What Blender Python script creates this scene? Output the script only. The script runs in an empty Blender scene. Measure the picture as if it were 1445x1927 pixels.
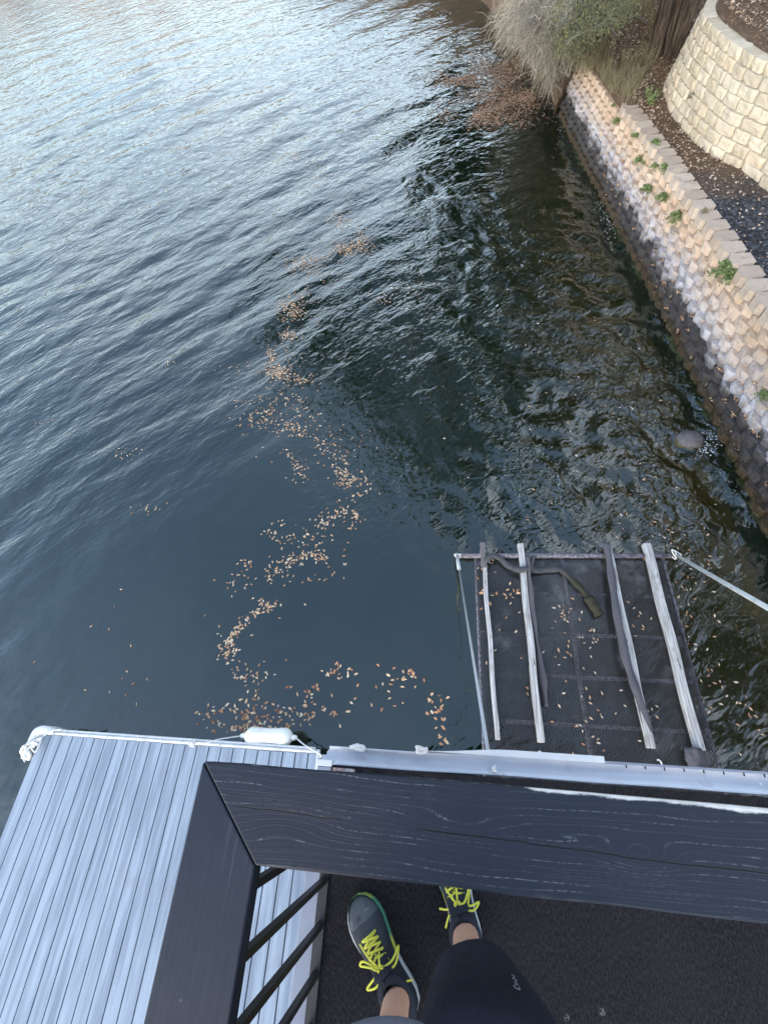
import bpy, math, random
import numpy as np
from mathutils import Vector, Matrix, noise as mnoise
rad = math.radians
SC = bpy.context.scene
COL = SC.collection
rng = random.Random(11)
nrng = np.random.default_rng(5)

# ------------------------------------------------------------------ camera, sky, sun, exposure
EYE = 5.65                                    # camera height over the lake (lake = z 0)
pitch, roll, yaw = rad(59.536), rad(-15.471), rad(-16.965)
fw = Vector((math.sin(yaw)*math.cos(pitch), math.cos(yaw)*math.cos(pitch), -math.sin(pitch)))
r0 = Vector((math.cos(yaw), -math.sin(yaw), 0)); u0 = r0.cross(fw)
rt = r0*math.cos(roll) + u0*math.sin(roll); up = -r0*math.sin(roll) + u0*math.cos(roll)
cam = bpy.data.objects.new('camera', bpy.data.cameras.new('camera')); COL.objects.link(cam)
cam.matrix_world = Matrix(((rt.x, up.x, -fw.x, 0), (rt.y, up.y, -fw.y, 0), (rt.z, up.z, -fw.z, EYE), (0, 0, 0, 1)))
cam.data.sensor_fit = 'VERTICAL'; cam.data.sensor_height = 24; cam.data.lens = 24*822.6/1927
cam.data.clip_start = 0.02; cam.data.clip_end = 6000
SC.camera = cam
SUN_EL, SUN_AZ = 26.0, -150.0                  # degrees; azimuth clockwise from +Y
world = bpy.data.worlds.new('World'); SC.world = world; world.use_nodes = True
sky = world.node_tree.nodes.new('ShaderNodeTexSky'); sky.sky_type = 'NISHITA'; sky.sun_disc = False
sky.sun_elevation = rad(SUN_EL); sky.sun_rotation = rad(SUN_AZ)
sky.air_density = 1.0; sky.dust_density = 1.5; sky.ozone_density = .7
bgn = world.node_tree.nodes['Background']; bgn.inputs[1].default_value = 0.15
wn, wl = world.node_tree.nodes, world.node_tree.links      # thin broken evening cloud over the blue
tc = wn.new('ShaderNodeTexCoord'); mp = wn.new('ShaderNodeMapping'); mp.inputs['Scale'].default_value = (1, 1, 2.2)
cn = wn.new('ShaderNodeTexNoise'); cn.inputs['Scale'].default_value = 2.6; cn.inputs['Detail'].default_value = 6; cn.inputs['Roughness'].default_value = .6; cn.inputs['Distortion'].default_value = .6
cr_ = wn.new('ShaderNodeMapRange'); cr_.interpolation_type = 'SMOOTHSTEP'
for i_, v_ in ((1, .30), (2, .68), (3, .0), (4, .85)): cr_.inputs[i_].default_value = v_
cm = wn.new('ShaderNodeMix'); cm.data_type = 'RGBA'; cm.inputs[7].default_value = (4.6, 4.85, 5.3, 1)
sx_ = wn.new('ShaderNodeSeparateXYZ'); wl.new(tc.outputs['Generated'], sx_.inputs[0])        # cloud banks low in the sky and on the bank side, clear overhead on the lake side
el_ = wn.new('ShaderNodeMath'); el_.operation = 'MULTIPLY_ADD'; el_.inputs[1].default_value = -.55; wl.new(sx_.outputs[0], el_.inputs[0]); wl.new(sx_.outputs[2], el_.inputs[2])
em_ = wn.new('ShaderNodeMapRange'); em_.interpolation_type = 'SMOOTHSTEP'; wl.new(el_.outputs[0], em_.inputs[0])
for i_, v_ in ((1, .48), (2, 1.0), (3, 1.0), (4, .06)): em_.inputs[i_].default_value = v_
mm_ = wn.new('ShaderNodeMath'); mm_.operation = 'MULTIPLY'
wl.new(tc.outputs['Generated'], mp.inputs[0]); wl.new(mp.outputs[0], cn.inputs['Vector']); wl.new(cn.outputs[0], cr_.inputs[0]); wl.new(cr_.outputs[0], mm_.inputs[0]); wl.new(em_.outputs[0], mm_.inputs[1]); wl.new(mm_.outputs[0], cm.inputs[0])
wl.new(sky.outputs[0], cm.inputs[6]); wl.new(cm.outputs[2], bgn.inputs[0])
sl = bpy.data.lights.new('sun', 'SUN'); sl.energy = 0.12; sl.angle = rad(30); sl.color = (1, .93, .82)
sun = bpy.data.objects.new('sun', sl); COL.objects.link(sun)
sd = Vector((math.sin(rad(SUN_AZ))*math.cos(rad(SUN_EL)), math.cos(rad(SUN_AZ))*math.cos(rad(SUN_EL)), math.sin(rad(SUN_EL))))
sun.rotation_euler = sd.to_track_quat('Z', 'Y').to_euler()
vs = SC.view_settings; vs.view_transform = 'Standard'; vs.look = 'None'; vs.gamma = 1; vs.exposure = 2.05
SC.cycles.transparent_max_bounces = 24; SC.cycles.max_bounces = 8

def at(x, y, z):                              # point of the photo (1445 x 1927) at world height z
    d = rt*(x-722.5) - up*(y-963.5) + fw*822.6
    return Vector((0, 0, EYE)) + d*((z-EYE)/d.z)
def inpoly(x, y, P):
    c = False
    for i in range(len(P)):
        (x1, y1), (x2, y2) = P[i], P[i-1]
        if (y1 > y) != (y2 > y) and x < (x2-x1)*(y-y1)/(y2-y1)+x1: c = not c
    return c
def rpoly(P):
    xs = [p[0] for p in P]; ys = [p[1] for p in P]
    while True:
        x, y = rng.uniform(min(xs), max(xs)), rng.uniform(min(ys), max(ys))
        if inpoly(x, y, P): return x, y
def sstep(a, b, x): 
    t = np.clip((x-a)/(b-a), 0, 1); return t*t*(3-2*t)

# ------------------------------------------------------------------ shader shorthand
NT = None
class S:
    def __init__(s, k): s.k = k
    def _m(s, op, *o):
        n = NT.nodes.new('ShaderNodeMath'); n.operation = op
        for i, v in enumerate((s,)+o):
            if isinstance(v, S): NT.links.new(v.k, n.inputs[i])
            else: n.inputs[i].default_value = v
        return S(n.outputs[0])
    def __add__(s, o): return s._m('ADD', o)
    __radd__ = __add__
    def __mul__(s, o): return s._m('MULTIPLY', o)
    __rmul__ = __mul__
    def __sub__(s, o): return s._m('SUBTRACT', o)
    def __rsub__(s, o): return (s*-1)+o
    def __truediv__(s, o): return s._m('DIVIDE', o)
    def lt(s, o): return s._m('LESS_THAN', o)
    def gt(s, o): return s._m('GREATER_THAN', o)
    def fract(s): return s._m('FRACT')
    def abs(s): return s._m('ABSOLUTE')
    def mn(s, o): return s._m('MINIMUM', o)
    def mx(s, o): return s._m('MAXIMUM', o)
    def pw(s, o): return s._m('POWER', o)
    def sin(s): return s._m('SINE')
    def exp(s): return s._m('EXPONENT')
    def floor(s): return s._m('FLOOR')
def put(sock, v):
    if isinstance(v, S): NT.links.new(v.k, sock)
    elif v is not None:
        if isinstance(v, (tuple, list)) and len(v) == 3 and sock.type == 'RGBA': v = (*v, 1)
        sock.default_value = v
def node(t, out=0, props=None, **ins):
    n = NT.nodes.new(t)
    for k, v in (props or {}).items(): setattr(n, k, v)
    for k, v in ins.items(): put(n.inputs[k.replace('_', ' ')] if not k.startswith('i') or not k[1:].isdigit() else n.inputs[int(k[1:])], v)
    return S(n.outputs[out])
def OBJ(): return node('ShaderNodeTexCoord', 'Object')
def POS(): return node('ShaderNodeNewGeometry', 'Position')
def xyz(v):
    n = NT.nodes.new('ShaderNodeSeparateXYZ'); NT.links.new(v.k, n.inputs[0]); return [S(o) for o in n.outputs]
def vec(x, y, z): return node('ShaderNodeCombineXYZ', 0, None, X=x, Y=y, Z=z)
def mapv(v, scale=(1, 1, 1), rot=(0, 0, 0)): return node('ShaderNodeMapping', 0, None, Vector=v, Scale=scale, Rotation=rot)
def noise(v, scale, detail=4, rough=.55, dist=0): return node('ShaderNodeTexNoise', 0, None, Vector=v, Scale=scale, Detail=detail, Roughness=rough, Distortion=dist)
def voro(v, scale, out='Distance', feature='F1', rnd=1): return node('ShaderNodeTexVoronoi', out, {'feature': feature}, Vector=v, Scale=scale, Randomness=rnd)
def attr(name): return node('ShaderNodeAttribute', 'Fac', {'attribute_name': name})
def rmp(v, a, b, c=0., d=1.): return node('ShaderNodeMapRange', 0, None, i0=v, i1=a, i2=b, i3=c, i4=d)
def sm(v, a, b, c=0., d=1.): return node('ShaderNodeMapRange', 0, {'interpolation_type': 'SMOOTHSTEP'}, i0=v, i1=a, i2=b, i3=c, i4=d)
def mixc(f, a, b):
    n = NT.nodes.new('ShaderNodeMix'); n.data_type = 'RGBA'
    put(n.inputs[0], f); put(n.inputs[6], a); put(n.inputs[7], b); return S(n.outputs[2])
def ramp(v, stops):
    n = NT.nodes.new('ShaderNodeValToRGB'); e = n.color_ramp.elements
    while len(e) < len(stops): e.new(.5)
    for q, (p, c) in zip(e, stops): q.position = p; q.color = (*c, 1)
    NT.links.new(v.k, n.inputs[0]); return S(n.outputs[0])
def bump(h, dist=.01, strength=1., normal=None): return node('ShaderNodeBump', 0, None, Height=h, Distance=dist, Strength=strength, Normal=normal)
def shade(color, rough=.6, normal=None, spec=.5, metal=0., alpha=None, sss=None):
    n = NT.nodes.new('ShaderNodeBsdfPrincipled')
    put(n.inputs['Base Color'], color); put(n.inputs['Roughness'], rough); put(n.inputs['Normal'], normal)
    put(n.inputs['Specular IOR Level'], spec); put(n.inputs['Metallic'], metal)
    if alpha is not None: put(n.inputs['Alpha'], alpha)
    if sss: n.inputs['Subsurface Weight'].default_value = sss; n.inputs['Subsurface Scale'].default_value = .004
    return S(n.outputs[0])
def surf(sh): NT.links.new(sh.k, [n for n in NT.nodes if n.type == 'OUTPUT_MATERIAL'][0].inputs[0])
MAT = {}
def material(name):
    def deco(fn):
        global NT
        m = bpy.data.materials.new(name); m.use_nodes = True; NT = m.node_tree
        for n in list(NT.nodes):
            if n.type != 'OUTPUT_MATERIAL': NT.nodes.remove(n)
        surf(fn()); MAT[name] = m
        return fn
    return deco

@material('lake_water')
def _():
    p = POS(); x, y, z = xyz(p)
    a = mapv(p, (1, 1, 1), (0, 0, rad(-41)))              # x along the wave crests
    cx, cy, cz = xyz(a)
    warp = noise(p, .9, 2)
    rip = noise(vec(cx*1.5, cy*3.6+warp*1.6, 0.), 1.0, 3, .5)
    fine = noise(vec(cx*4.6, cy*11+warp*2.0, 3.), 1.0, 1.5, .5)
    chop = noise(p, 5.5, 1.5, .45, .9)
    chop2 = noise(vec(cx*8., cy*14., 5.), 1.0, 1, .5, .8)
    # the swirl off the wall is choppy, the pocket by the dock is nearly still
    edge = noise(p, .35, 2)
    lane = sm(noise(vec(x*1.1+y*.5, y*.35, 2.), 1, 2, .5, .6), .38, .56, .25, 1.)
    rough_zone = lane*sm(x + edge*2.2, -2.6, 2.4)*sm(y, 2.0, 3.6)*sm(y, 15., 7.)
    calm = sm((x+2.3).abs()*.75 + (y-1.6).abs() + edge*1.5, 2.2, 6.5)
    near = sm(y, 26., 5., .55, 1.)
    h = rip*.040*(calm*.85+.08) + fine*.011*(calm*.9+.08) + (chop*.040 + chop2*.026)*(rough_zone*.95+.03) + chop*.06*rough_zone*sm(x + edge*1.2, 1.0, 2.4)*sm(y, 6.8, 4.8) + noise(p, 2.4, 2, .5, .5)*.05*sm(y, 8., 16.)
    n = bump(h, 1.0, near)
    fres = node('ShaderNodeFresnel', 0, None, IOR=1.85, Normal=n)
    body = node('ShaderNodeBsdfDiffuse', 0, None, Color=(.0062, .0240, .0130))
    clear = node('ShaderNodeBsdfTransparent', 0, None, Color=(.85, .80, .52))
    b = node('ShaderNodeMixShader', 0, None, i0=.28, i1=clear, i2=body)
    g = node('ShaderNodeBsdfGlossy', 0, None, Color=(.96, 1, .96), Roughness=.008, Normal=n)
    return node('ShaderNodeMixShader', 0, None, i0=fres, i1=b, i2=g)
@material('lakebed_silt')
def _():
    p = POS(); x, y, z = xyz(p)
    n = noise(p, 1.6, 6, .65)
    deep_dim = mixc(n, (.012, .020, .014), (.02, .026, .016))  # dark tone of the deep bed imitates light fading with depth
    c = mixc(sm(z + n*.25, -1.6, -.35), deep_dim, mixc(noise(p, 5, 5), (.13, .072, .009), (.28, .165, .024)))
    return shade(c, .9, None, .1)
@material('seawall_block')
def _():
    p = POS(); x, y, z = xyz(p); t = attr('tone')
    n1 = noise(p, 2.2, 4); n2 = noise(p, 38, 5, .6); n3 = noise(p, 9, 5, .65)
    stone = mixc(rmp(t, .1, .9), (.45, .345, .25), (.60, .48, .37))
    stone = mixc(sm(noise(p, 1.1, 3), .45, .65, 0, .6), stone, (.55, .41, .29))
    stone = mixc(sm(n3, .5, .75, 0, .6), stone, (.55, .45, .36))
    stone = mixc(sm(n2, .62, .72, 0, .45), stone, (.20, .15, .11))
    salt = mixc(sm(n3, .35, .65), (.27, .27, .30), (.46, .48, .53))      # white mineral bloom
    hz = z + (n1-.5)*.42 + (t-.5)*.14 + (n3-.5)*.12
    c = mixc(sm(hz, 1.05, .55, 0, .95)*sm(n3, .30, .55, .35, 1.), stone, salt)
    wet = mixc(n3, (.024, .023, .025), (.062, .058, .058))
    c = mixc(sm(hz + (n2-.5)*.1, .62, .38), c, wet)
    alg = mixc(sm(n2, .35, .65), (.018, .013, .006), (.065, .045, .02))
    c = mixc(sm(z + (n1-.5)*.34 + (n2-.5)*.2, .24, .10), c, alg)
    c = mixc(sm(z + (n2-.5)*.04, .03, .0), c, (.02, .03, .008))
    nn = bump(n2*.6 + noise(p, 14, 5, .7), .036, 1.0)
    return shade(c, sm(z, .45, .25, .9, .45), nn, .35)
@material('capstone')
def _():
    p = POS(); t = attr('tone'); n2 = noise(p, 60, 4); n1 = noise(p, 5, 5, .65)
    c = mixc(t, (.38, .315, .25), (.50, .43, .35))
    c = mixc(sm(n1, .5, .72, 0, .5), c, (.27, .22, .19))
    c = mixc(sm(n2, .66, .74, 0, .5), c, (.15, .12, .1))
    return shade(c, .9, bump(n2*.5+n1*1.3, .03), .2)
@material('limestone')
def _():
    p = POS(); t = attr('tone'); n1 = noise(p, 6, 5, .65); n2 = noise(p, 30, 5, .65)
    c = mixc(rmp(t, .0, 1.), (.45, .40, .30), (.60, .55, .44))
    c = mixc(sm(t, .86, .9, 0, .6), c, (.56, .46, .32))
    c = mixc(sm(n1, .48, .72, 0, .6), c, (.44, .40, .30)); c = mixc(sm(noise(p, 1.7, 5, .7), .52, .7, 0, .5), c, (.33, .30, .24))
    c = mixc(sm(n2, .62, .75, 0, .35), c, (.38, .34, .24))
    return shade(c, .92, bump(n1*.8+n2*.45, .035), .2)
@material('soil')
def _():
    p = POS(); x, y, z = xyz(p); n1 = noise(p, 1.3, 4); n2 = noise(p, 26, 5, .7); v = voro(p, 30, 'Color')
    vr = node('ShaderNodeRGBToBW', 0, None, i0=v)
    dirt = mixc(n2, (.06, .04, .028), (.19, .135, .09))
    dirt = mixc(sm(vr, .66, .82, 0, .55), dirt, (.30, .22, .15))
    gravel = mixc(sm(vr, .3, .9), (.028, .031, .037), (.10, .11, .125))
    gravel = mixc(sm(voro(p, 41), .22, .1, 0, .35), gravel, (.26, .27, .29))
    c = mixc(sm(y + n1*3.0, 10.6, 9.0), dirt, gravel)
    return shade(c, .95, bump(n2 + vr*.5, .03), .15)
def leafy(name, cols, rough=.6, tr=.25):
    @material(name)
    def _():
        t = attr('tone'); c = ramp(t, [(i/(len(cols)-1), q) for i, q in enumerate(cols)])
        d = shade(c, rough, None, .3); k = node('ShaderNodeBsdfTranslucent', 0, None, Color=c)
        return node('ShaderNodeMixShader', 0, None, i0=tr, i1=d, i2=k)
leafy('litter', [(.06, .042, .032), (.20, .14, .10), (.35, .26, .19), (.52, .44, .35)], .8, .05)
leafy('mat_debris', [(.07, .045, .032), (.20, .125, .08), (.34, .225, .15), (.46, .34, .24)], .8, .05)
leafy('oak_foliage', [(.010, .016, .006), (.02, .03, .010), (.035, .05, .017), (.055, .075, .026)])
leafy('fern_foliage', [(.07, .11, .04), (.12, .18, .06), (.18, .26, .09), (.30, .38, .18)])
leafy('shrub_foliage', [(.06, .062, .038), (.105, .108, .06), (.15, .155, .08), (.23, .25, .10)])
leafy('dry_foliage', [(.12, .11, .06), (.22, .20, .12), (.30, .27, .17)])
@material('dry_leaf')
def _():
    r = node('ShaderNodeObjectInfo', 'Random'); p = OBJ()
    c = ramp(r, [(0, (.32, .13, .06)), (.3, (.50, .25, .12)), (.55, (.60, .38, .20)), (.8, (.68, .50, .30)), (1, (.72, .62, .44))])
    c = mixc(sm(noise(p, 60, 3), .55, .7, 0, .5), c, (.2, .1, .05))
    return shade(c, .65, None, .3)
leafy('drift_leaf', [(.30, .15, .08), (.46, .28, .16), (.58, .42, .26), (.66, .56, .42)], .7, .05)
@material('twig')
def _():
    t = attr('tone'); return shade(mixc(t, (.17, .16, .135), (.42, .40, .34)), .85, None, .2)
@material('bark')
def _():
    p = POS(); x, y, z = xyz(p)
    n = noise(vec(x*14, y*14, z*1.6), 1, 6, .65, .6)
    n = sm(n, .3, .7); return shade(mixc(n, (.03, .024, .019), (.21, .17, .135)), .95, bump(n, .09), .15)
@material('far_shore')
def _():
    p = POS(); n = noise(p, .06, 5, .7); return shade(mixc(sm(n, .35, .65), (.07, .06, .035), (.30, .16, .075)), 1, None, 0)
@material('dock_board')
def _():
    p = OBJ(); x, y, z = xyz(p); t = attr('tone')
    st = noise(vec(x*15, y*1.0, t*9.), 1, 4, .6); fi = noise(vec(x*130, y*3.5, t*7.), 1, 4, .6)
    c = mixc(sm(st, .34, .66), (.135, .175, .225), (.265, .325, .385))
    c = mixc(rmp(fi, .3, .7, 0, .2), c, (.36, .41, .46))
    c = mixc(rmp(t, 0., 1., 0., .28), c, (.29, .34, .40))
    dirt = sm(noise(vec(x*2.2, y*2.2, 1.), 1, 5, .65), .57, .74, 0, .38)
    c = mixc(dirt, c, (.20, .21, .22))
    c = mixc(sm(voro(p, 17), .035, .02, 0, .6)*sm(noise(p, 1.3, 2), .5, .6), c, (.12, .12, .12))
    return shade(c, .55, bump(fi*.5+st*.3, .003), .4)
@material('dark_gap')
def _(): return shade((.014, .014, .013), .9)
@material('white_vinyl')
def _():
    p = POS(); n = noise(p, 9, 5, .65); c = mixc(sm(n, .5, .75, 0, .6), (.58, .60, .59), (.38, .38, .34))
    return shade(c, .45, bump(noise(p, 40, 3), .002), .4)
@material('white_rope')
def _():
    p = POS(); n = noise(p, 120, 3); return shade(mixc(n, (.5, .5, .47), (.82, .82, .78)), .85, bump(n, .004), .2)
@material('fender_vinyl')
def _():
    p = POS(); n = noise(p, 11, 5, .6); c = mixc(sm(n, .5, .8, 0, .55), (.80, .80, .74), (.55, .53, .42))
    return shade(c, .4, None, .4)
@material('gutter_vinyl')
def _():
    p = OBJ(); x, y, z = xyz(p); n = noise(p, 16, 5, .65); s = noise(vec(x*1.3, y*25, z*20), 1, 4)
    c = mixc(sm(s, .3, .75), (.38, .41, .46), (.55, .58, .62))
    c = mixc(sm(n, .56, .75, 0, .45), c, (.22, .23, .24))
    c = mixc(sm(voro(p, 9), .07, .045, 0, .8)*sm(noise(p, 2.3, 2), .5, .58), c, (.75, .76, .76))
    return shade(c, .42, bump(n, .002), .45)
@material('deck_carpet')
def _():
    p = POS(); n = noise(p, 260, 3, .7); m = noise(p, 2.2, 4); x, y, z = xyz(p)
    rib = sm(noise(vec(x*230, y*80, 0.), 1, 3, .6), .36, .64)
    c = mixc(rib, (.008, .0075, .0085), (.026, .0245, .028)); c = mixc(rmp(m, .35, .7, 0, .5), c, (.030, .028, .030))
    spot = sm(voro(p, 6.), .07, .035)*sm(n, .45, .6)
    c = mixc(spot*.55, c, (.30, .29, .28))
    return shade(c, .95, bump(rib*.6+n*.4, .0035), .15)
@material('rail_paint_front')
def _():
    p = POS(); x, y, z = xyz(p)
    wob = noise(vec(x*1.6, y*5, 0.), 1, 3, .5)
    def blob(cx, cy, sx, sy, amp): 
        a = (x-cx)/sx; b = (y-cy)/sy; return ((a*a+b*b)*-1).exp()*amp
    f = y + (wob-.5)*.055 + blob(.3, -.118, .05, .02, .035) + blob(.66, -.115, .16, .014, .022) + blob(-.0, -.10, .10, .02, .02) + blob(.17, -.108, .07, .007, .012) - blob(-.3, -.12, .09, .03, .02)
    ring = (f*96 + noise(vec(x*9, y*30, 1.), 1, 3)*.16).fract()
    line = sm((ring-.5).abs(), .10, .03)
    lat = (f*210).fract(); fine = sm((lat-.5).abs(), .2, .05)
    brk = sm(noise(vec(x*5, y*70, 4.), 1, 5, .75), .47, .66)
    speck = sm(noise(vec(x*140, y*190, 2.), 1, 2), .42, .56)
    worn = line*(brk*speck*.42+.02) + fine*sm(noise(vec(x*4, y*16, 9.), 1, 4), .52, .7)*speck*.14
    # paint peeled off the lake-side edge further along
    peel = sm(y + (noise(vec(x*11, y*40, 6.), 1, 5, .7)-.5)*.022 + sm(x, -.1, .35, -.013, .0) + sm(x, .3, .55, 0, .003), -.0445, -.0405)*sm(z, EYE-.960, EYE-.949)
    peel2 = sm(y + (noise(vec(x*13, y*30, 3.), 1, 5, .7)-.5)*.018, -.1795, -.1825)*sm(noise(vec(x*2.5, 0., 1.), 1, 3, .6), .55, .62)*sm(x, .12, .25)
    spots = sm(voro(p, 13), .06, .03)*sm(noise(p, 90, 3), .4, .55)*sm(noise(p, 4., 2), .47, .56)*.7
    n = noise(p, 30, 5)
    base = mixc(n, (.0095, .0135, .0215), (.015, .0205, .031))
    crack = sm((y+.112+x*.028+(noise(vec(x*5, 0., 0.), 1, 3)-.5)*.014).abs(), .0012, .0004)*sm(noise(vec(x*2.1, 1., 0.), 1, 2), .46, .5)
    c = mixc(worn.mn(1.), base, (.27, .27, .28)); c = mixc(spots, c, (.42, .43, .44))
    c = mixc(peel.mx(peel2), c, mixc(noise(p, 70, 4), (.42, .39, .34), (.72, .70, .64)))
    c = mixc(crack, c, (.004, .004, .005))
    return shade(c, rmp(n, .3, .7, .48, .62), bump(line*.10 + fine*.06 - crack*1.5 + n*.2 - peel*.5, .0014), .28)
@material('rail_paint')
def _():
    p = POS(); x, y, z = xyz(p); n = noise(p, 24, 5); g = noise(vec(x*60, y*2.2, z*60), 1, 4, .6)
    c = mixc(n, (.0098, .0138, .022), (.0155, .021, .0315))
    c = mixc(sm(g, .6, .8, 0, .28), c, (.10, .105, .12))
    c = mixc(sm(voro(p, 15), .05, .03)*sm(noise(p, 5, 2), .5, .6)*.6, c, (.35, .36, .38))
    return shade(c, .47, bump(g*.6+n*.4, .0016), .30)
@material('black_iron')
def _():
    p = POS(); n = noise(p, 40, 4); c = mixc(sm(n, .6, .75, 0, .5), (.014, .013, .012), (.05, .04, .034))
    return shade(c, .45, bump(n, .001), .5)
@material('trim_metal')
def _():
    p = POS(); n = noise(p, 22, 5, .65); c = mixc(n, (.17, .19, .24), (.27, .29, .34)); c = mixc(sm(n, .62, .72, 0, .7), c, (.20, .09, .05))
    return shade(c, .5, None, .4)
@material('rusty_plate')
def _():
    p = POS(); n = noise(p, 45, 5, .7); return shade(mixc(sm(n, .4, .6), (.27, .13, .10), (.42, .40, .38)), .8, bump(n, .003))
@material('lift_metal')
def _():
    p = POS(); n = noise(p, 28, 5, .65); return shade(mixc(sm(n, .35, .7), (.06, .055, .062), (.26, .25, .28)), .55, bump(n, .003), .5)
@material('expanded_mesh')
def _():
    p = POS(); x, y, z = xyz(p); wv = noise(p, 3, 2)
    u = x/.026 + wv*.15; v = y/.034 + wv*.1
    a = (u+v).fract(); b = (u-v).fract()
    e = ((a-.5).abs()*-1+.5).mn((b-.5).abs()*-1+.5)
    strand = e.lt(.115)
    n = noise(p, 6, 4, .6); c = mixc(n, (.016, .017, .019), (.055, .056, .06))
    slime = sm(noise(p, 2.4, 5, .65), .54, .72)
    c = mixc(slime*.5, c, (.28, .28, .29))
    al = strand.mx(sm(noise(p, 90, 3), .70, .74)*.8)
    return shade(c, .5, None, .5, 0., al)
@material('bunk_wood')
def _():
    p = POS(); x, y, z = xyz(p); g = noise(vec(x*70, y*2.5, z*70), 1, 5, .65); n = noise(p, 5, 4, .6)
    c = mixc(sm(g, .35, .65), (.27, .27, .26), (.58, .58, .56)); c = mixc(sm(n, .52, .7, 0, .6), c, (.22, .21, .19))
    c = mixc(sm(noise(vec(x*40, y*9, z*40), 1, 3), .66, .7), c, (.05, .04, .035))
    return shade(c, .8, bump(g, .004), .25)
@material('grey_wood')
def _():
    p = POS(); x, y, z = xyz(p); g = noise(vec(x*70, y*3, z*70), 1, 5, .65)
    return shade(mixc(g, (.07, .065, .065), (.20, .19, .19)), .8, bump(g, .004), .25)
@material('bunk_carpet')
def _():
    p = POS(); n = noise(p, 60, 5, .65); return shade(mixc(n, (.045, .045, .052), (.15, .15, .165)), .95, bump(n, .006), .1)
@material('mossy_webbing')
def _():
    p = POS(); n = noise(p, 16, 5, .65); f = noise(p, 90, 3); c = mixc(n, (.04, .042, .043), (.12, .125, .13))
    x, y, z = xyz(p); c = mixc(sm(x + n*.3, 1.45, 1.75), c, mixc(f, (.022, .022, .015), (.075, .07, .048)))
    return shade(c, .9, bump(f, .006), .15)
@material('cable_steel')
def _(): return shade((.42, .43, .43), .4, None, .5, .5)
@material('wet_rock')
def _():
    p = POS(); n = noise(p, 12, 6, .7); x, y, z = xyz(p); c = mixc(n, (.03, .03, .033), (.20, .19, .21)); c = mixc(sm(z+n*.06, .09, .04), c, (.07, .055, .012))
    return shade(c, .4, bump(n, .05), .5)
@material('skin')
def _():
    p = POS(); n = noise(p, 26, 4); f = noise(p, 300, 2); x, y, z = xyz(p)
    hair = sm(noise(vec(x*700, y*700, z*60), 1, 2), .60, .68, 0, .35)*sm(z, 3.88, 3.96)
    c = mixc(n, (.50, .28, .19), (.62, .38, .27)); c = mixc(hair, c, (.22, .12, .07))
    return shade(c, .5, bump(f*.5+n, .0012), .35, sss=.08)
@material('shorts_cloth')
def _():
    p = POS(); n = noise(p, 9, 4); w = noise(p, 700, 2); c = mixc(n, (.011, .013, .024), (.019, .022, .038))
    return shade(c, .75, bump(n*2.2+w*.05, .012), .3)
@material('heather_knit')
def _():
    p = POS(); n = noise(p, 420, 3, .7); m = noise(p, 8, 3); return shade(mixc(n, (.045, .048, .065), (.22, .23, .28)), .95, bump(n*.1+m, .008), .1)
@material('shoe_upper')
def _():
    p = POS(); t = attr('tone'); n = noise(p, 30, 4); w = voro(p, 620)
    c = mixc(n, (.018, .026, .036), (.034, .046, .058)); c = mixc(sm(t + (n-.5)*.12, .765, .79), c, (.062, .076, .088))
    c = mixc(sm(t + (n-.5)*.08, .80, .815)*sm(t + (n-.5)*.08, .835, .82), c, (.12, .135, .15))
    c = mixc(sm(t, .60, .44)*.7, c, (.012, .017, .026))
    return shade(c, .62, bump(w*.3+n*2., .003), .35)
@material('shoe_sole')
def _():
    p = POS(); t = attr('tone'); n = noise(p, 14, 3); c = mixc(sm(n, .40, .6), (.36, .40, .06), (.05, .19, .13)); c = mixc(sm(t, .52, .46), c, (.34, .37, .38))
    return shade(c, .6, bump(noise(p, 80, 3), .002), .3)
@material('dark_fabric')
def _():
    p = POS(); n = noise(p, 40, 4); return shade(mixc(n, (.014, .018, .026), (.028, .033, .045)), .85, bump(n, .004), .2)
@material('yellow_lace')
def _():
    p = POS(); n = noise(p, 160, 3); return shade(mixc(n, (.46, .48, .035), (.64, .64, .12)), .75, bump(n, .002), .2)
@material('hair')
def _():
    n = noise(POS(), 90, 4); return shade(mixc(n, (.018, .011, .007), (.06, .04, .025)), .6, bump(n, .006))
@material('eye_white')
def _(): return shade((.6, .6, .58), .2)
@material('foam_glint_white')
def _(): return shade((.62, .66, .68), .5, None, .5, 0., .8)
@material('white_stitch')
def _(): return shade((.22, .23, .26), .5)

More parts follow.
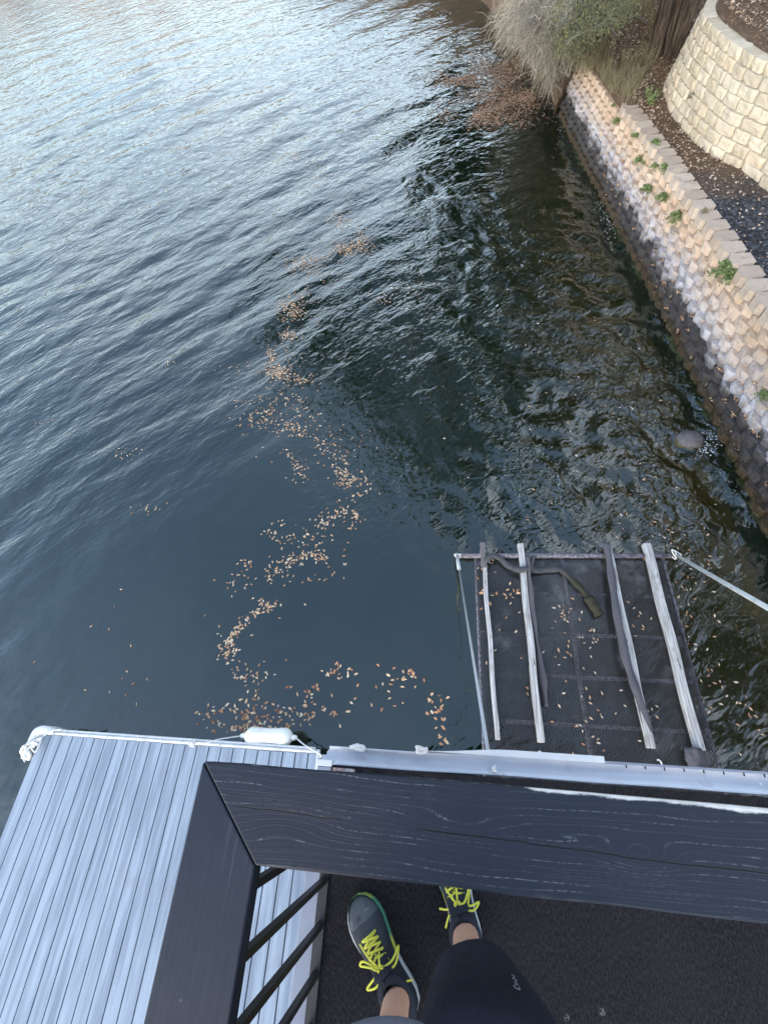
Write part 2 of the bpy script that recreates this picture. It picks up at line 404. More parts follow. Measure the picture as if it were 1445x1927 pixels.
# ------------------------------------------------------------------ mesh shorthand
ORG = {}
def spline(P, n):
    P = [Vector(p) for p in P]; Q = [P[0]*2-P[1]] + P + [P[-1]*2-P[-2]]; out = []
    for i in range(len(P)-1):
        a, b, c, d = Q[i:i+4]
        for k in range(n):
            t = k/n
            out.append(.5*((2*b) + (c-a)*t + (2*a-5*b+4*c-d)*t*t + (3*b-a-3*c+d)*t**3))
    return out + [P[-1]]
class MB:
    def __init__(s): s.v = []; s.f = []; s.t = []
    def add(s, v, f, t=0.):
        k = len(s.v); s.v += [tuple(p) for p in v]; s.f += [tuple(i+k for i in q) for q in f]
        s.t += list(t) if hasattr(t, '__len__') else [t]*len(f); return s
    def hexa(s, b, t, tone=0.):                # 4 bottom corners, 4 top corners (counter-clockwise from above)
        return s.add(list(b)+list(t), [(3, 2, 1, 0), (4, 5, 6, 7), (0, 1, 5, 4), (1, 2, 6, 5), (2, 3, 7, 6), (3, 0, 4, 7)], tone)
    def box(s, x0, x1, y0, y1, z0, z1, tone=0.):
        q = [(x0, y0), (x1, y0), (x1, y1), (x0, y1)]
        return s.hexa([(*p, z0) for p in q], [(*p, z1) for p in q], tone)
    def tube(s, P, r, n=8, tone=0., caps=True, flat=1., upv=None):
        P = [Vector(p) for p in P]; m = len(P); R = r if hasattr(r, '__len__') else [r]*m
        V = []; F = []; last = None
        for i, p in enumerate(P):
            d = (P[min(i+1, m-1)]-P[max(i-1, 0)]).normalized()
            if upv is not None: a = d.cross(Vector(upv)).normalized()
            elif last is None: a = d.orthogonal().normalized()
            else: a = (last - d*last.dot(d)).normalized()
            last = a; b = d.cross(a)
            for k in range(n):
                w = 2*math.pi*k/n; V.append(p + a*math.cos(w)*R[i] + b*math.sin(w)*R[i]*flat)
        for i in range(m-1):
            for k in range(n):
                k2 = (k+1) % n; F.append((i*n+k, i*n+k2, (i+1)*n+k2, (i+1)*n+k))
        if caps: F += [tuple(range(n-1, -1, -1)), tuple((m-1)*n+k for k in range(n))]
        return s.add(V, F, tone)
    def loft(s, rings, closed=True, caps=(True, True), tone=0.):
        n = len(rings[0]); V = [p for r in rings for p in r]; F = []; T = []
        for i in range(len(rings)-1):
            for k in range(n if closed else n-1):
                k2 = (k+1) % n; F.append((i*n+k, i*n+k2, (i+1)*n+k2, (i+1)*n+k)); T.append(tone[i] if hasattr(tone, '__len__') else tone)
        if caps[0]: F.append(tuple(range(n-1, -1, -1))); T.append(T[0])
        if caps[1]: F.append(tuple((len(rings)-1)*n+k for k in range(n))); T.append(T[-1])
        return s.add(V, F, T)
    def grid(s, V, nu, nv, tone=0.):
        return s.add(V, [(j*nu+i, j*nu+i+1, (j+1)*nu+i+1, (j+1)*nu+i) for j in range(nv-1) for i in range(nu-1)], tone)
    def card(s, p, size, nrm=None, tone=None, w=.45, curl=.12):
        # one leaf: a bent pointed blade of two faces
        d = Vector((rng.gauss(0, 1), rng.gauss(0, 1), rng.gauss(0, .5))) if nrm is None else Vector((rng.gauss(0, 1), rng.gauss(0, 1), rng.gauss(0, 1)))
        n = Vector((rng.gauss(0, 1), rng.gauss(0, 1), rng.gauss(0, 1))) if nrm is None else Vector(nrm)
        a = n.cross(d).normalized(); n = n.normalized(); b = n.cross(a); p = Vector(p)
        L = size; c = n*size*curl
        return s.add([p-a*L*.5, p-b*L*w*.5+c, p+a*L*.5, p+b*L*w*.5+c], [(0, 1, 2), (0, 2, 3)], rng.random() if tone is None else tone)
    def build(s, name, m, parent=None, smooth=False, bevel=0, subd=0):
        V = np.array(s.v, dtype=float)
        if parent is None: o = Vector(((V[:, 0].min()+V[:, 0].max())/2, (V[:, 1].min()+V[:, 1].max())/2, V[:, 2].min()))
        else: o = ORG[parent.name]
        me = bpy.data.meshes.new(name); me.from_pydata((V-np.array(o)).tolist(), [], s.f); me.update()
        if any(s.t): me.attributes.new('tone', 'FLOAT', 'FACE').data.foreach_set('value', np.array(s.t, dtype=np.float32))
        me.materials.append(MAT[m] if isinstance(m, str) else m)
        if smooth: me.polygons.foreach_set('use_smooth', [True]*len(me.polygons))
        ob = bpy.data.objects.new(name, me); COL.objects.link(ob)
        if parent is None: ob.location = o
        else: ob.parent = parent
        ORG[ob.name] = o
        if bevel:
            b = ob.modifiers.new('bevel', 'BEVEL'); b.width = bevel; b.segments = 2; b.limit_method = 'ANGLE'; b.angle_limit = rad(40)
        if subd:
            q = ob.modifiers.new('subd', 'SUBSURF'); q.levels = q.render_levels = subd
        return ob
def tag(o, label=None, cat=None, group=None, kind=None):
    for k, v in (('label', label), ('category', cat), ('group', group), ('kind', kind)):
        if v: o[k] = v
    return o
def thing(name, loc, label, cat, group=None):
    o = bpy.data.objects.new(name, None); COL.objects.link(o); o.location = loc; o.empty_display_size = .1
    ORG[o.name] = Vector(loc); return tag(o, label, cat, group)

# ------------------------------------------------------------------ the shape of the place
WB = np.array([(-6, 4.06), (0, 4.04), (2.6, 3.99), (3.64, 3.96), (5.47, 3.84), (7.16, 3.73), (9.72, 3.54), (12.47, 3.29), (14.8, 3.12), (17, 3.02)])
WALL_H, BATTER = 1.35, .33
def wbase(y): return np.interp(y, WB[:, 0], WB[:, 1])
def wtop(y): return wbase(y) + BATTER + .02
SH = np.array([(15, 3.15), (17, 3.0), (20, 2.7), (24, 2.1), (28, 1.3), (32, 0.), (38, -2.5), (50, -9), (80, -24), (120, -24)])
def ground(x, y):
    z = 1.27 + .07*np.maximum(0, y-11.5) + .16*np.maximum(0, x-wtop(np.minimum(y, 15))-1.2)*sstep(12, 15, y)
    z = z + .02*np.sin(x*3.1+y*2.3) + .025*np.sin(x*1.3-y*1.9)
    xs = np.interp(y, SH[:, 0], SH[:, 1])
    bank = np.clip((x-xs)*2.6, -1.6, 99)
    k = sstep(15.0, 15.9, y)
    return z*(1-k) + np.minimum(z, bank)*k

# waves: a long-crested train across the lake plus shorter crossing chop
wv = []
for i in range(46):
    lam = .34*(8.0 ** nrng.random()); th = rad(-49) + nrng.normal(0, .42)
    k = 2*math.pi/lam; wv.append((k*math.cos(th), k*math.sin(th), nrng.random()*6.28, lam))
for i in range(30):
    lam = .28*(3.0 ** nrng.random()); th = nrng.random()*6.28
    k = 2*math.pi/lam; wv.append((k*math.cos(th), k*math.sin(th), nrng.random()*6.28, -lam))
def waves(x, y, cell=None):
    x = np.asarray(x, float); y = np.asarray(y, float)
    if cell is None: cell = .03
    calm = sstep(1.6, 6.0, np.abs(x+2.2)*.8 + np.abs(y-1.5))
    chopz = sstep(-2.0, 2.4, x)*sstep(1.8, 3.4, y)*sstep(16, 9, y)
    gust = .75 + .35*np.sin(x*.31+y*.23+1.) * np.sin(x*.17-y*.41)
    h = np.zeros_like(x+y)
    wx = x + .35*np.sin(y*.5+x*.13); wy = y + .35*np.sin(x*.45-y*.11)
    for kx, ky, ph, lam in wv:
        fade = 1-sstep(.22, .45, cell/abs(lam))
        if lam > 0: a = .0021*lam**1.05 * (calm*1.0+.12)*gust
        else: a = .0058*abs(lam) * (chopz*1.25 + .05)
        h = h + a*fade*np.sin(kx*wx+ky*wy+ph)
    # ring thrown off the boulder by the wall
    r = np.hypot(x-3.5, y-4.3); h = h + .006*np.sin(r*22)*np.exp(-((r-.35)/.5)**2)
    return h
def wz(x, y): return float(waves(np.array([x]), np.array([y]))[0])

# ------------------------------------------------------------------ setting: water, bed, ground, far shore
def axis(lo, a, b, hi, step, g):
    v = list(np.arange(a, b, step)); s = step; p = v[0]; L = []
    while p > lo: s *= g; p -= s; L.append(p)
    s = step; p = v[-1]; H = []
    while p < hi: s = min(s*g, 1e9); p += s; H.append(p)
    return np.array(L[::-1]+v+H)
gx = axis(-1500, -9, 4.3, 1500, .034, 1.028); gy = axis(-400, -.6, 9, 1500, .034, 1.021)
X, Y = np.meshgrid(gx, gy); cell = np.maximum(np.gradient(gx)[None, :]+0*Y, np.gradient(gy)[:, None]+0*X)
Z = waves(X, Y, cell)
me = bpy.data.meshes.new('lake'); nx, ny = len(gx), len(gy)
I = np.arange(nx*ny).reshape(ny, nx); Q = np.stack([I[:-1, :-1], I[:-1, 1:], I[1:, 1:], I[1:, :-1]], -1).reshape(-1, 4)
me.vertices.add(nx*ny); me.vertices.foreach_set('co', np.stack([X, Y, Z], -1).ravel().astype(np.float32))
me.loops.add(Q.size); me.loops.foreach_set('vertex_index', Q.ravel().astype(np.int32))
me.polygons.add(len(Q)); me.polygons.foreach_set('loop_start', np.arange(0, Q.size, 4, dtype=np.int32)); me.polygons.foreach_set('loop_total', np.full(len(Q), 4, dtype=np.int32))
me.update(calc_edges=True); me.polygons.foreach_set('use_smooth', np.ones(len(Q), dtype=bool)); me.materials.append(MAT['lake_water'])
lake = bpy.data.objects.new('lake', me); COL.objects.link(lake); tag(lake, 'dark green lake water rippled towards the far shore', 'lake', kind='structure')

m = MB(); xs = [-1500, -400, -100]+list(np.linspace(-30, -2, 12))+list(np.linspace(-1.5, 6, 30))+[60, 1500]; ys = [-400, -40]+list(np.linspace(-6, 60, 90))+[120, 400, 1500]
m.grid([(x, y, float(-.32 - 2.3*sstep(.0, 4.6, wbase(min(y, 17))+(0 if y < 16 else np.interp(y, SH[:, 0], SH[:, 1])-3.0)-x) + .10*mnoise.noise((x*.9, y*.9, 0)))) for y in ys for x in xs], len(xs), len(ys))
tag(m.build('lakebed', 'lakebed_silt', None, True), 'brown silty lakebed under the shallows', 'lakebed', kind='structure')

m = MB(); V = []; ys = np.concatenate([np.linspace(-6, 10, 50), np.linspace(10.2, 20, 70), np.linspace(20.5, 70, 60)]); nu = 46
for y in ys:
    k = float(sstep(15.0, 16.2, y)); a = (wtop(y)-.02)*(1-k) + (np.interp(y, SH[:, 0], SH[:, 1])-.6)*k
    for i in range(nu):
        u = i/(nu-1); x = a + 45*u**2.6
        z = float(ground(x, y)) + .05*mnoise.noise((x*1.7, y*1.7, 3))
        if i == 0 and y < 15.3: z = 1.15
        V.append((x, y, z))
m.grid(V, nu, len(ys)); tag(m.build('bank_ground', 'soil', None, True), 'dirt and dark gravel bank above the block wall', 'ground', kind='structure')

m = MB(); R = []
for i in range(110):
    a = rad(-115 + 150*i/109); e = 15 + 9*mnoise.noise((i*.13, 0, 0)) + 4*mnoise.noise((i*.7, 3, 0))
    for r, z in ((150, -1), (155, e*.45), (170, e), (260, e*1.3)):
        V = (math.sin(a)*r, math.cos(a)*r, z); R.append(V)
m.grid(R, 4, 110); tag(m.build('far_hills', 'far_shore', None, True), 'brown wooded hills across the lake', 'hills', kind='structure')

# ------------------------------------------------------------------ block walls
def block_wall(face, s0, s1, z0, n, ch, bl, setback, nose, flatw, thick, seed, joint=.006, rough=.01, nu=9, nv=5, caps=None, pill=.12):
    """face(s) -> (point at z0, outward normal, along) ; running bond courses stepping back by setback"""
    rr = random.Random(seed); wall = MB()
    for c in range(n):
        zb = z0 + c*ch; s = s0 - (bl/2 if c % 2 else 0)
        while s < s1:
            L = bl*(1 if caps is None else rr.uniform(*caps)); tone = rr.uniform(.02, 1); jut = rr.uniform(-.010, .010)*(1 if pill < .5 else .6); ph = rr.random()*50
            V = []
            for j in range(nv+1):                       # nv rows of front + last row on the top ledge
                v = min(j, nv-1)/(nv-1)
                for i in range(nu):
                    if j == nv: break
                    u = i/(nu-1); ss = s + joint/2 + (L-joint)*u
                    P, N, A = face(ss)
                    w = min(1, max(0, (abs(u-.5)-flatw)/(.5-flatw)))
                    d = nose*(1-w) + jut - pill*nose*(abs(v-.45)*1.8)**4
                    d += rough*mnoise.noise((ss*9+ph, zb*9+v*1.7, ph)) + rough*.6*mnoise.noise((ss*26, (zb+v*ch)*26, ph))
                    p = P + N*(d - c*setback); q = zb + ch*(.012 + .976*v) + (.004*mnoise.noise((ss*8, ph, 1)) if j >= nv-1 else 0)
                    V.append((p.x, p.y, q))
            F = [(j*nu+i, j*nu+i+1, (j+1)*nu+i+1, (j+1)*nu+i) for j in range(nv-1) for i in range(nu-1)]
            k = len(V)                                  # flat ledge on top, sharp against the face
            V += V[(nv-1)*nu:nv*nu]
            for i in range(nu):
                P, N, A = face(s + joint/2 + (L-joint)*i/(nu-1)); p = P - N*(thick + c*setback); V.append((p.x, p.y, V[k+i][2]))
            F += [(k+i, k+i+1, k+nu+i+1, k+nu+i) for i in range(nu-1)]
            k = len(V)                                  # closing side returns into the joint
            for e in (0, nu-1):
                ss = s + joint/2 + (L-joint)*(e/(nu-1)); P, N, A = face(ss)
                for j in range(nv):
                    p = P + N*(-thick - c*setback); V.append((p.x, p.y, V[j*nu+e][2]))
                b = k + (0 if e == 0 else nv)
                for j in range(nv-1):
                    q = (j*nu+e, (j+1)*nu+e, b+j+1, b+j); F.append(q if e == 0 else q[::-1])
            wall.add(V, F, tone); s += L
    return wall
def seaface(s):
    x = float(wbase(s)); dx = float(wbase(s+.05)-wbase(s-.05))/.1
    N = Vector((-1, dx, 0)).normalized(); return Vector((x, s, 0)), N, Vector((dx, 1, 0)).normalized()
sb = BATTER/9
def seaface0(s):
    P, N, A = seaface(s); return P + N*(2*sb - .028), N, A
sea = thing('retaining_wall', (4.1, 6, 0), 'beige split-face block wall standing in the lake, wet and dark at its foot', 'wall')
block_wall(seaface0, -3.0, 15.6, -.30, 10, .15, .30, sb, .040, .13, .16, 3, joint=.012, rough=.032, nu=12, nv=6).build('wall_face', 'seawall_block', sea, True)
cp = MB(); s = -2.9; rr = random.Random(8)
while s < 11.9:
    L = .295; P, N, A = seaface(s+L/2); P = P - N*(BATTER-.045); t = rr.random(); j = rr.uniform(-.012, .012); zt = 1.355 + rr.uniform(-.006, .006)
    hw = L/2-.006; bw = hw-.035
    def q(a, o, z): v = P + A*a + N*(o+j); return (v.x, v.y, z)
    out = [(-hw, .0), (-hw*.55, .052), (hw*.55, .052), (hw, .0), (bw, -.24), (-bw, -.24)]
    b = [q(a, o, 1.205) for a, o in out]; tp = [q(a*.985, o-.012*(o > -.1), zt + .005*mnoise.noise((a*30, o*30, s))) for a, o in out]
    cp.add(b+tp, [(11, 10, 9, 8, 7, 6)[::-1]] + [(i, (i+1) % 6, 6+(i+1) % 6, 6+i)[::-1] for i in range(6)], .02+t*.96); s += L+.002
cpo = cp.build('capstone_row', 'capstone', sea, False, bevel=.010)

LB = [(5.62, 6.6), (5.35, 7.7), (5.11, 8.58), (4.94, 9.1), (4.77, 9.5), (4.635, 9.87), (4.54, 10.46), (4.46, 11.3), (4.45, 11.9), (4.56, 12.55), (4.85, 13.15), (5.4, 13.7), (6.3, 14.1), (8, 14.4), (10, 14.5)]
LP = spline([(a, b, 0) for a, b in LB], 16); LS = [0.]
for a, b in zip(LP, LP[1:]): LS.append(LS[-1]+(b-a).length)
def limeface(s):
    s = min(max(s, 0.001), LS[-1]-.001); i = int(np.searchsorted(LS, s))-1; i = max(0, min(i, len(LP)-2))
    t = (s-LS[i])/(LS[i+1]-LS[i]); P = LP[i].lerp(LP[i+1], t)
    a = LP[max(i-3, 0)]; b = LP[min(i+4, len(LP)-1)]; A = (b-a).normalized(); return P, Vector((-A.y, A.x, 0)), A
LN, LC = 8, .148
lime = thing('limestone_wall', (5.2, 10.5, 1.25), 'curved terrace wall of pale cream chopped limestone courses behind the gravel path', 'wall')
block_wall(limeface, .2, LS[-1]-.3, 1.24, LN, LC, .40, .036, .022, .40, .22, 21, joint=.016, rough=.024, nu=11, nv=7, caps=(.75, 1.3), pill=.45).build('wall_face', 'limestone', lime, True)
# terrace soil behind the limestone wall
m = MB(); ring = [(limeface(s)[0] - limeface(s)[1]*(.036*8+.14)) for s in np.linspace(.2, LS[-1]-.3, 60)]
V = []
for p in ring:
    for i in range(14):
        u = i/13; x = p.x + (14-p.x)*u**1.6; y = p.y + (9-p.y)*u**1.6
        V.append((x, y, 2.43 + .35*(u**.9) + .03*mnoise.noise((x*3, y*3, 0))))
m.grid(V, 14, 60); tag(m.build('terrace_ground', 'soil', None, True), 'leaf strewn terrace soil behind the limestone wall', 'ground', kind='structure')

# ------------------------------------------------------------------ litter and floating debris (uncountable)
m = MB()
for _ in range(9000):
    y = 9.0 + 11*rng.random()**.9; x = float(wtop(min(y, 15)))+.16 + rng.random()**1.3*3.2
    if y < 11 and rng.random() < .55*(11-y)/1.5: continue
    m.card((x, y, float(ground(x, y))+.05*mnoise.noise((x*1.7, y*1.7, 3))+.012+.02*rng.random()), rng.uniform(.04, .09), (rng.gauss(0, .35), rng.gauss(0, .35), 1))
for p in range(2200):
    s = rng.uniform(1.5, 9); P, N, A = limeface(s); q = P - N*(.55+rng.random()**1.5*2.0)
    m.card((q.x, q.y, 2.50+.03*rng.random()+.1*((q-P).length-.5)*.3), rng.uniform(.04, .09), (rng.gauss(0, .4), rng.gauss(0, .4), 1))
tag(m.build('leaf_litter', 'litter'), 'brown dead leaf litter covering the bank soil', 'leaf litter', kind='stuff')
m = MB()
for k in range(700):                            # gravel chips on the path
    y = rng.uniform(4.5, 10.2); x = float(wtop(y))+.25+rng.random()*1.2; r = rng.uniform(.006, .018)
    m.card((x, y, float(ground(x, y))+.05*mnoise.noise((x*1.7, y*1.7, 3))+.008), r*3.2, (rng.gauss(0, .3), rng.gauss(0, .3), 1), .6+.4*rng.random(), .8)
tag(m.build('path_chips', 'litter'), 'pale leaf scraps and chips on the dark gravel path', 'gravel', kind='stuff')
m = MB()
for _ in range(2600):                           # leaves caught on the wall ledges
    c = rng.choice((1, 2, 2, 3, 3, 3, 4, 4, 5, 5, 6, 7)); y = rng.uniform(2.2, 12); bi = round((y/.30) - (.5 if c % 2 else 0)); yy = (bi + (.5 if c % 2 else 0))*.30 + rng.gauss(0, .03)
    if mnoise.noise((c*3.3, bi*.9, 5)) < .02: continue
    P, N, A = seaface(yy); z = c*.15 + .012 + rng.random()*.015; p = P - N*(sb*c-.004 + rng.uniform(-.03, .035))
    m.card((p.x, p.y, z), rng.uniform(.022, .045), (rng.gauss(0, .4), rng.gauss(0, .4), 1), None)
tag(m.build('ledge_leaves', 'drift_leaf'), 'dead leaves caught on the ledges of the block wall', 'leaves', kind='stuff')
m = MB()
MP = [(833, 240), (880, 180), (840, 165), (900, 118), (960, 105), (1015, 150), (1005, 215), (950, 232), (880, 246)]
for _ in range(11000):
    q = rng.choice(((930, 200, 42, 22), (945, 170, 34, 24), (885, 218, 34, 15), (935, 125, 44, 13), (985, 190, 16, 22), (880, 150, 40, 8))); x, y = rng.gauss(q[0], q[2]), rng.gauss(q[1], q[3])
    p = at(x, y, 0)
    if mnoise.noise((p.x*1.1, p.y*.8, 2))*1.6 + rng.random()*.9 < .25 or p.y > 26 or y > 246 or p.x > wbase(min(p.y, 16)) - .1: continue
    m.card((p.x, p.y, wz(p.x, p.y)+.012), rng.uniform(.04, .085), (rng.gauss(0, .12), rng.gauss(0, .12), 1), None, .5, .04)
tag(m.build('leaf_mat', 'mat_debris'), 'brown raft of leaves floating where the block wall ends', 'leaves', kind='stuff')

# ------------------------------------------------------------------ leaves on the water and on the lift
def leaf_mesh(i):
    r = random.Random(40+i); mb = MB(); L = .062; w = r.uniform(.20, .27)*L; n = 7; V = []
    for k in range(n):
        t = k/(n-1); h = w*math.sin(math.pi*min(1, t*.94+.03))**.8*(1+.12*math.sin(k*2.1+i)); c = .10*L*(t-.5)*(1 if i % 2 else -1)*math.sin(i+1.3)
        for s in (-1, 0, 1): V.append(((t-.5)*L, s*h + c, .18*h*abs(s) + .006*math.sin(t*3+i)*(.5 if i % 2 else 1)))
    mb.grid(V, 3, n); nb = len(mb.v)
    mb.tube([(-.5*L, 0, .001), (-.66*L, .003, .003)], [.0011, .0008], 4)
    me = bpy.data.meshes.new('fallen_leaf'); me.from_pydata(mb.v, [], mb.f); me.update(); me.materials.append(MAT['dry_leaf'])
    me.polygons.foreach_set('use_smooth', [True]*len(me.polygons)); return me
LEAF = [leaf_mesh(i) for i in range(6)]
spots = []                                       # (px, py, where)
def clump(cx, cy, sx, sy, n, w):
    for _ in range(n): spots.append((rng.gauss(cx, sx), rng.gauss(cy, sy), w))
    if w in ('far', 'trail'):
        for _ in range(n//2): spots.append((rng.gauss(cx, sx*.8), rng.gauss(cy, sy*.8), w))
def trail(P, width, n, w):
    for _ in range(int(n*1.6)):
        i = rng.randrange(len(P)-1); t = rng.random(); g = width*(.5+abs(rng.gauss(0, .7)))
        spots.append((P[i][0]+(P[i+1][0]-P[i][0])*t+rng.gauss(0, g), P[i][1]+(P[i+1][1]-P[i][1])*t+rng.gauss(0, g*.7), w))
for c in ((400, 1348, 16, 11, 24), (470, 1335, 17, 14, 40), (520, 1355, 30, 16, 42), (570, 1330, 22, 20, 24), (478, 1368, 28, 8, 34), (440, 1372, 20, 6, 14), (640, 1270, 16, 12, 20), (605, 1320, 26, 22, 18)): clump(*c, 'dock')
for c in ((765, 1270, 14, 9, 16), (815, 1325, 10, 18, 15), (833, 1365, 6, 26, 12), (740, 1300, 40, 30, 16)): clump(*c, 'open')
trail([(425, 1235), (432, 1200), (470, 1160), (515, 1130)], 7, 62, 'trail'); trail([(480, 1160), (520, 1135)], 5, 14, 'trail')
trail([(505, 1090), (540, 1055), (580, 1045), (615, 1050)], 8, 62, 'trail'); trail([(430, 1110), (450, 1075), (478, 1052)], 6, 14, 'trail')
trail([(600, 985), (625, 970), (650, 962)], 7, 26, 'trail'); trail([(655, 960), (675, 970), (658, 995)], 4, 14, 'trail')
trail([(640, 870), (645, 905), (690, 905)], 10, 52, 'trail'); trail([(540, 850), (560, 880), (567, 915)], 6, 30, 'trail')
trail([(505, 1010), (540, 1020), (600, 1005)], 16, 22, 'trail'); trail([(455, 1280), (480, 1265), (520, 1270)], 14, 14, 'trail')
trail([(548, 600), (518, 690), (500, 780), (548, 800), (560, 885)], 26, 40, 'trail'); trail([(605, 830), (645, 880), (688, 910), (665, 965), (605, 985), (590, 1040), (510, 1080), (440, 1105)], 22, 70, 'trail'); trail([(515, 1130), (430, 1200), (435, 1250), (470, 1300)], 20, 30, 'trail')
for c in ((600, 1075, 35, 16, 14), (515, 1000, 12, 14, 12), (610, 830, 20, 14, 20), (640, 840, 30, 20, 14), (235, 855, 16, 6, 13), (270, 960, 30, 14, 8), (235, 1300, 18, 18, 5), (200, 1220, 60, 50, 5)): clump(*c, 'trail')
for c in ((540, 805, 12, 8, 26), (565, 815, 10, 6, 16), (485, 790, 16, 8, 26), (500, 775, 10, 7, 14), (540, 755, 30, 14, 36), (580, 790, 26, 12, 20), (470, 770, 30, 22, 14), (525, 700, 14, 9, 90), (510, 670, 7, 16, 46), (560, 715, 18, 7, 36), (545, 630, 12, 7, 46), (548, 580, 14, 13, 130), (570, 560, 16, 12, 20), (560, 500, 14, 8, 50), (590, 490, 22, 8, 70), (650, 470, 20, 8, 130), (680, 455, 12, 14, 90), (640, 415, 16, 10, 70), (610, 520, 34, 14, 30), (560, 295, 20, 8, 60), (600, 330, 20, 18, 60), (640, 380, 25, 20, 40), (440, 695, 14, 14, 10), (320, 685, 16, 4, 7), (725, 560, 25, 10, 20), (790, 540, 30, 16, 14), (90, 795, 14, 8, 6)): clump(*c, 'far')
for c in ((1330, 1250, 18, 60, 22), (1400, 1340, 40, 40, 20), (1290, 1130, 14, 40, 22), (1250, 1010, 40, 25, 20), (1340, 1060, 40, 40, 10), (1180, 890, 60, 60, 16), (1110, 720, 60, 70, 26), (960, 830, 60, 80, 10)): clump(*c, 'right')
for c in ((905, 1090, 8, 30, 14), (965, 1120, 14, 8, 14), (1055, 1155, 12, 8, 12), (920, 1065, 10, 12, 6), (1010, 1185, 40, 30, 12), (1055, 1225, 14, 12, 9), (1100, 1200, 14, 8, 10), (1150, 1150, 40, 40, 10), (1180, 1190, 14, 12, 7), (1060, 1290, 70, 45, 16), (1190, 1330, 40, 40, 14), (930, 1210, 8, 50, 8), (1090, 1370, 60, 25, 10)): clump(*c, 'lift')
LIFTP = [(893, 1052), (1243, 1052), (1316, 1430), (926, 1430)]
info = {'dock': ('small dry oak leaf floating against the front of the grey dock', 'leaves floating by the dock'),
        'open': ('small dry oak leaf drifting between the dock fender and the boat lift', 'leaves floating by the lift'),
        'trail': ('small tan oak leaf drifting in the loose winding trail on open water', 'leaves in the drifting trail'),
        'right': ('small tan oak leaf floating on brown shallows beside the block wall', 'leaves in the shallows'),
        'lift': ('small dry oak leaf lying on the wire mesh of the boat lift', 'leaves on the boat lift')}
cand = []; far = MB()
for x, y, w in spots:
    if not (2 < x < 1443 and 2 < y < 1455): continue
    p = at(x, y, .005)
    if p.x > wbase(p.y)-.06 or (p.y < .02 and p.x < -1.2): continue
    onl = inpoly(x, y, LIFTP)
    if w == 'lift' and not onl: continue
    if w != 'lift' and onl: w = 'lift'
    cand.append((p.length if w != 'far' else 1e3+p.length, p, w))
cand.sort(key=lambda c: (c[2] == 'far', c[2] not in ('lift', 'dock', 'open') and c[0], 0))
proto = {}; count = 0
for d, p, w in cand:
    z = wz(p.x, p.y)
    if w == 'lift': z = max(z, .042)
    if count < 300 and w != 'far':
        i = rng.randrange(6); o = bpy.data.objects.new('fallen_leaf', LEAF[i]) if (w, i) not in proto else proto[(w, i)].copy()
        proto.setdefault((w, i), o); COL.objects.link(o)
        o.location = (p.x, p.y, z+.004+.003*rng.random()); o.rotation_euler = (rng.gauss(0, .10), rng.gauss(0, .10), rng.random()*6.28)
        k = rng.choice((.5, .6, .7, .75, .8, .95))*rng.uniform(.9, 1.1); o.scale = (k, k*rng.uniform(.85, 1.25), k); tag(o, info[w][0], 'leaf', info[w][1]); count += 1
    else:
        far.card((p.x, p.y, z+.006), rng.uniform(.035, .058), (rng.gauss(0, .1), rng.gauss(0, .1), 1), None, .42, .05)
tag(far.build('drifting_leaves', 'drift_leaf'), 'far scatter of pale leaves drifting over the rippled lake', 'leaves', kind='stuff')

m = MB()  # splash foam, plus white flecks painting sky glints on the ripples
for px, py, sx, sy, n in ((1058, 200, 10, 18, 260), (1145, 405, 10, 26, 200), (1345, 822, 14, 12, 110), (1325, 845, 10, 8, 60), (862, 118, 14, 8, 60)):
    for _ in range(n):
        p = at(rng.gauss(px, sx), rng.gauss(py, sy), 0)
        if p.x > wbase(min(p.y, 16)) - .03: continue
        k = rng.uniform(.003, .011)*(1+p.y*.06); a = rng.random()*3.14; z = wz(p.x, p.y) + .008
        m.add([(p.x+math.cos(a+i*1.0472)*k*rng.uniform(.4, 1.5), p.y+math.sin(a+i*1.0472)*k*rng.uniform(.3, .9), z+rng.uniform(0, .006)) for i in range(6)], [(0, 1, 2, 3, 4, 5)], rng.random())
tag(m.build('foam', 'foam_glint_white'), 'white flecks of splash foam and painted ripple glints along the foot of the block wall', 'foam', kind='stuff')

# ------------------------------------------------------------------ plants, trees
def wallhit(px, py):
    o = Vector((0, 0, EYE)); d = (at(px, py, 0)-o).normalized(); t = 4.
    while t < 30:
        p = o + d*t
        if p.z < 1.36 and p.x > wbase(p.y) + BATTER*max(p.z, 0)/WALL_H - .03: return p
        t += .01
    return at(px, py, 1.3)
def fern(p, r, label, mat='fern_foliage', n=34, name='fern', droop=.5, g='small plants rooted in the walls', out=Vector((-1, -.1, 0))):
    t = thing(name, p, label, 'plant', g); fo = MB(); st = MB()
    for k in range(n):
        a = rng.gauss(0, 1.0); el = rng.uniform(.1, 1.2); d = Matrix.Rotation(a, 3, 'Z') @ out; d = d*math.cos(el) + Vector((0, 0, math.sin(el)))
        L = r*rng.uniform(.5, 1.1); pts = [p + d*L*u + Vector((0, 0, -droop*L*u*u)) for u in (0, .25, .5, .75, 1)]
        st.tube(pts, [.003, .0026, .002, .0016, .001], 4, .5, False)
        for i in range(14):
            u = .2+.8*i/13; q = pts[0].lerp(pts[2], min(1, u*2)) if u < .5 else pts[2].lerp(pts[4], u*2-1)
            fo.card(q + Vector((rng.gauss(0, .1), rng.gauss(0, .1), rng.gauss(0, .07)))*r*.6, rng.uniform(.16, .30)*r, (rng.gauss(0, .6)-.3, rng.gauss(0, .6), 1), None, .5)
    fo.build('foliage', mat, t); st.build('stem', 'twig', t)
    return t
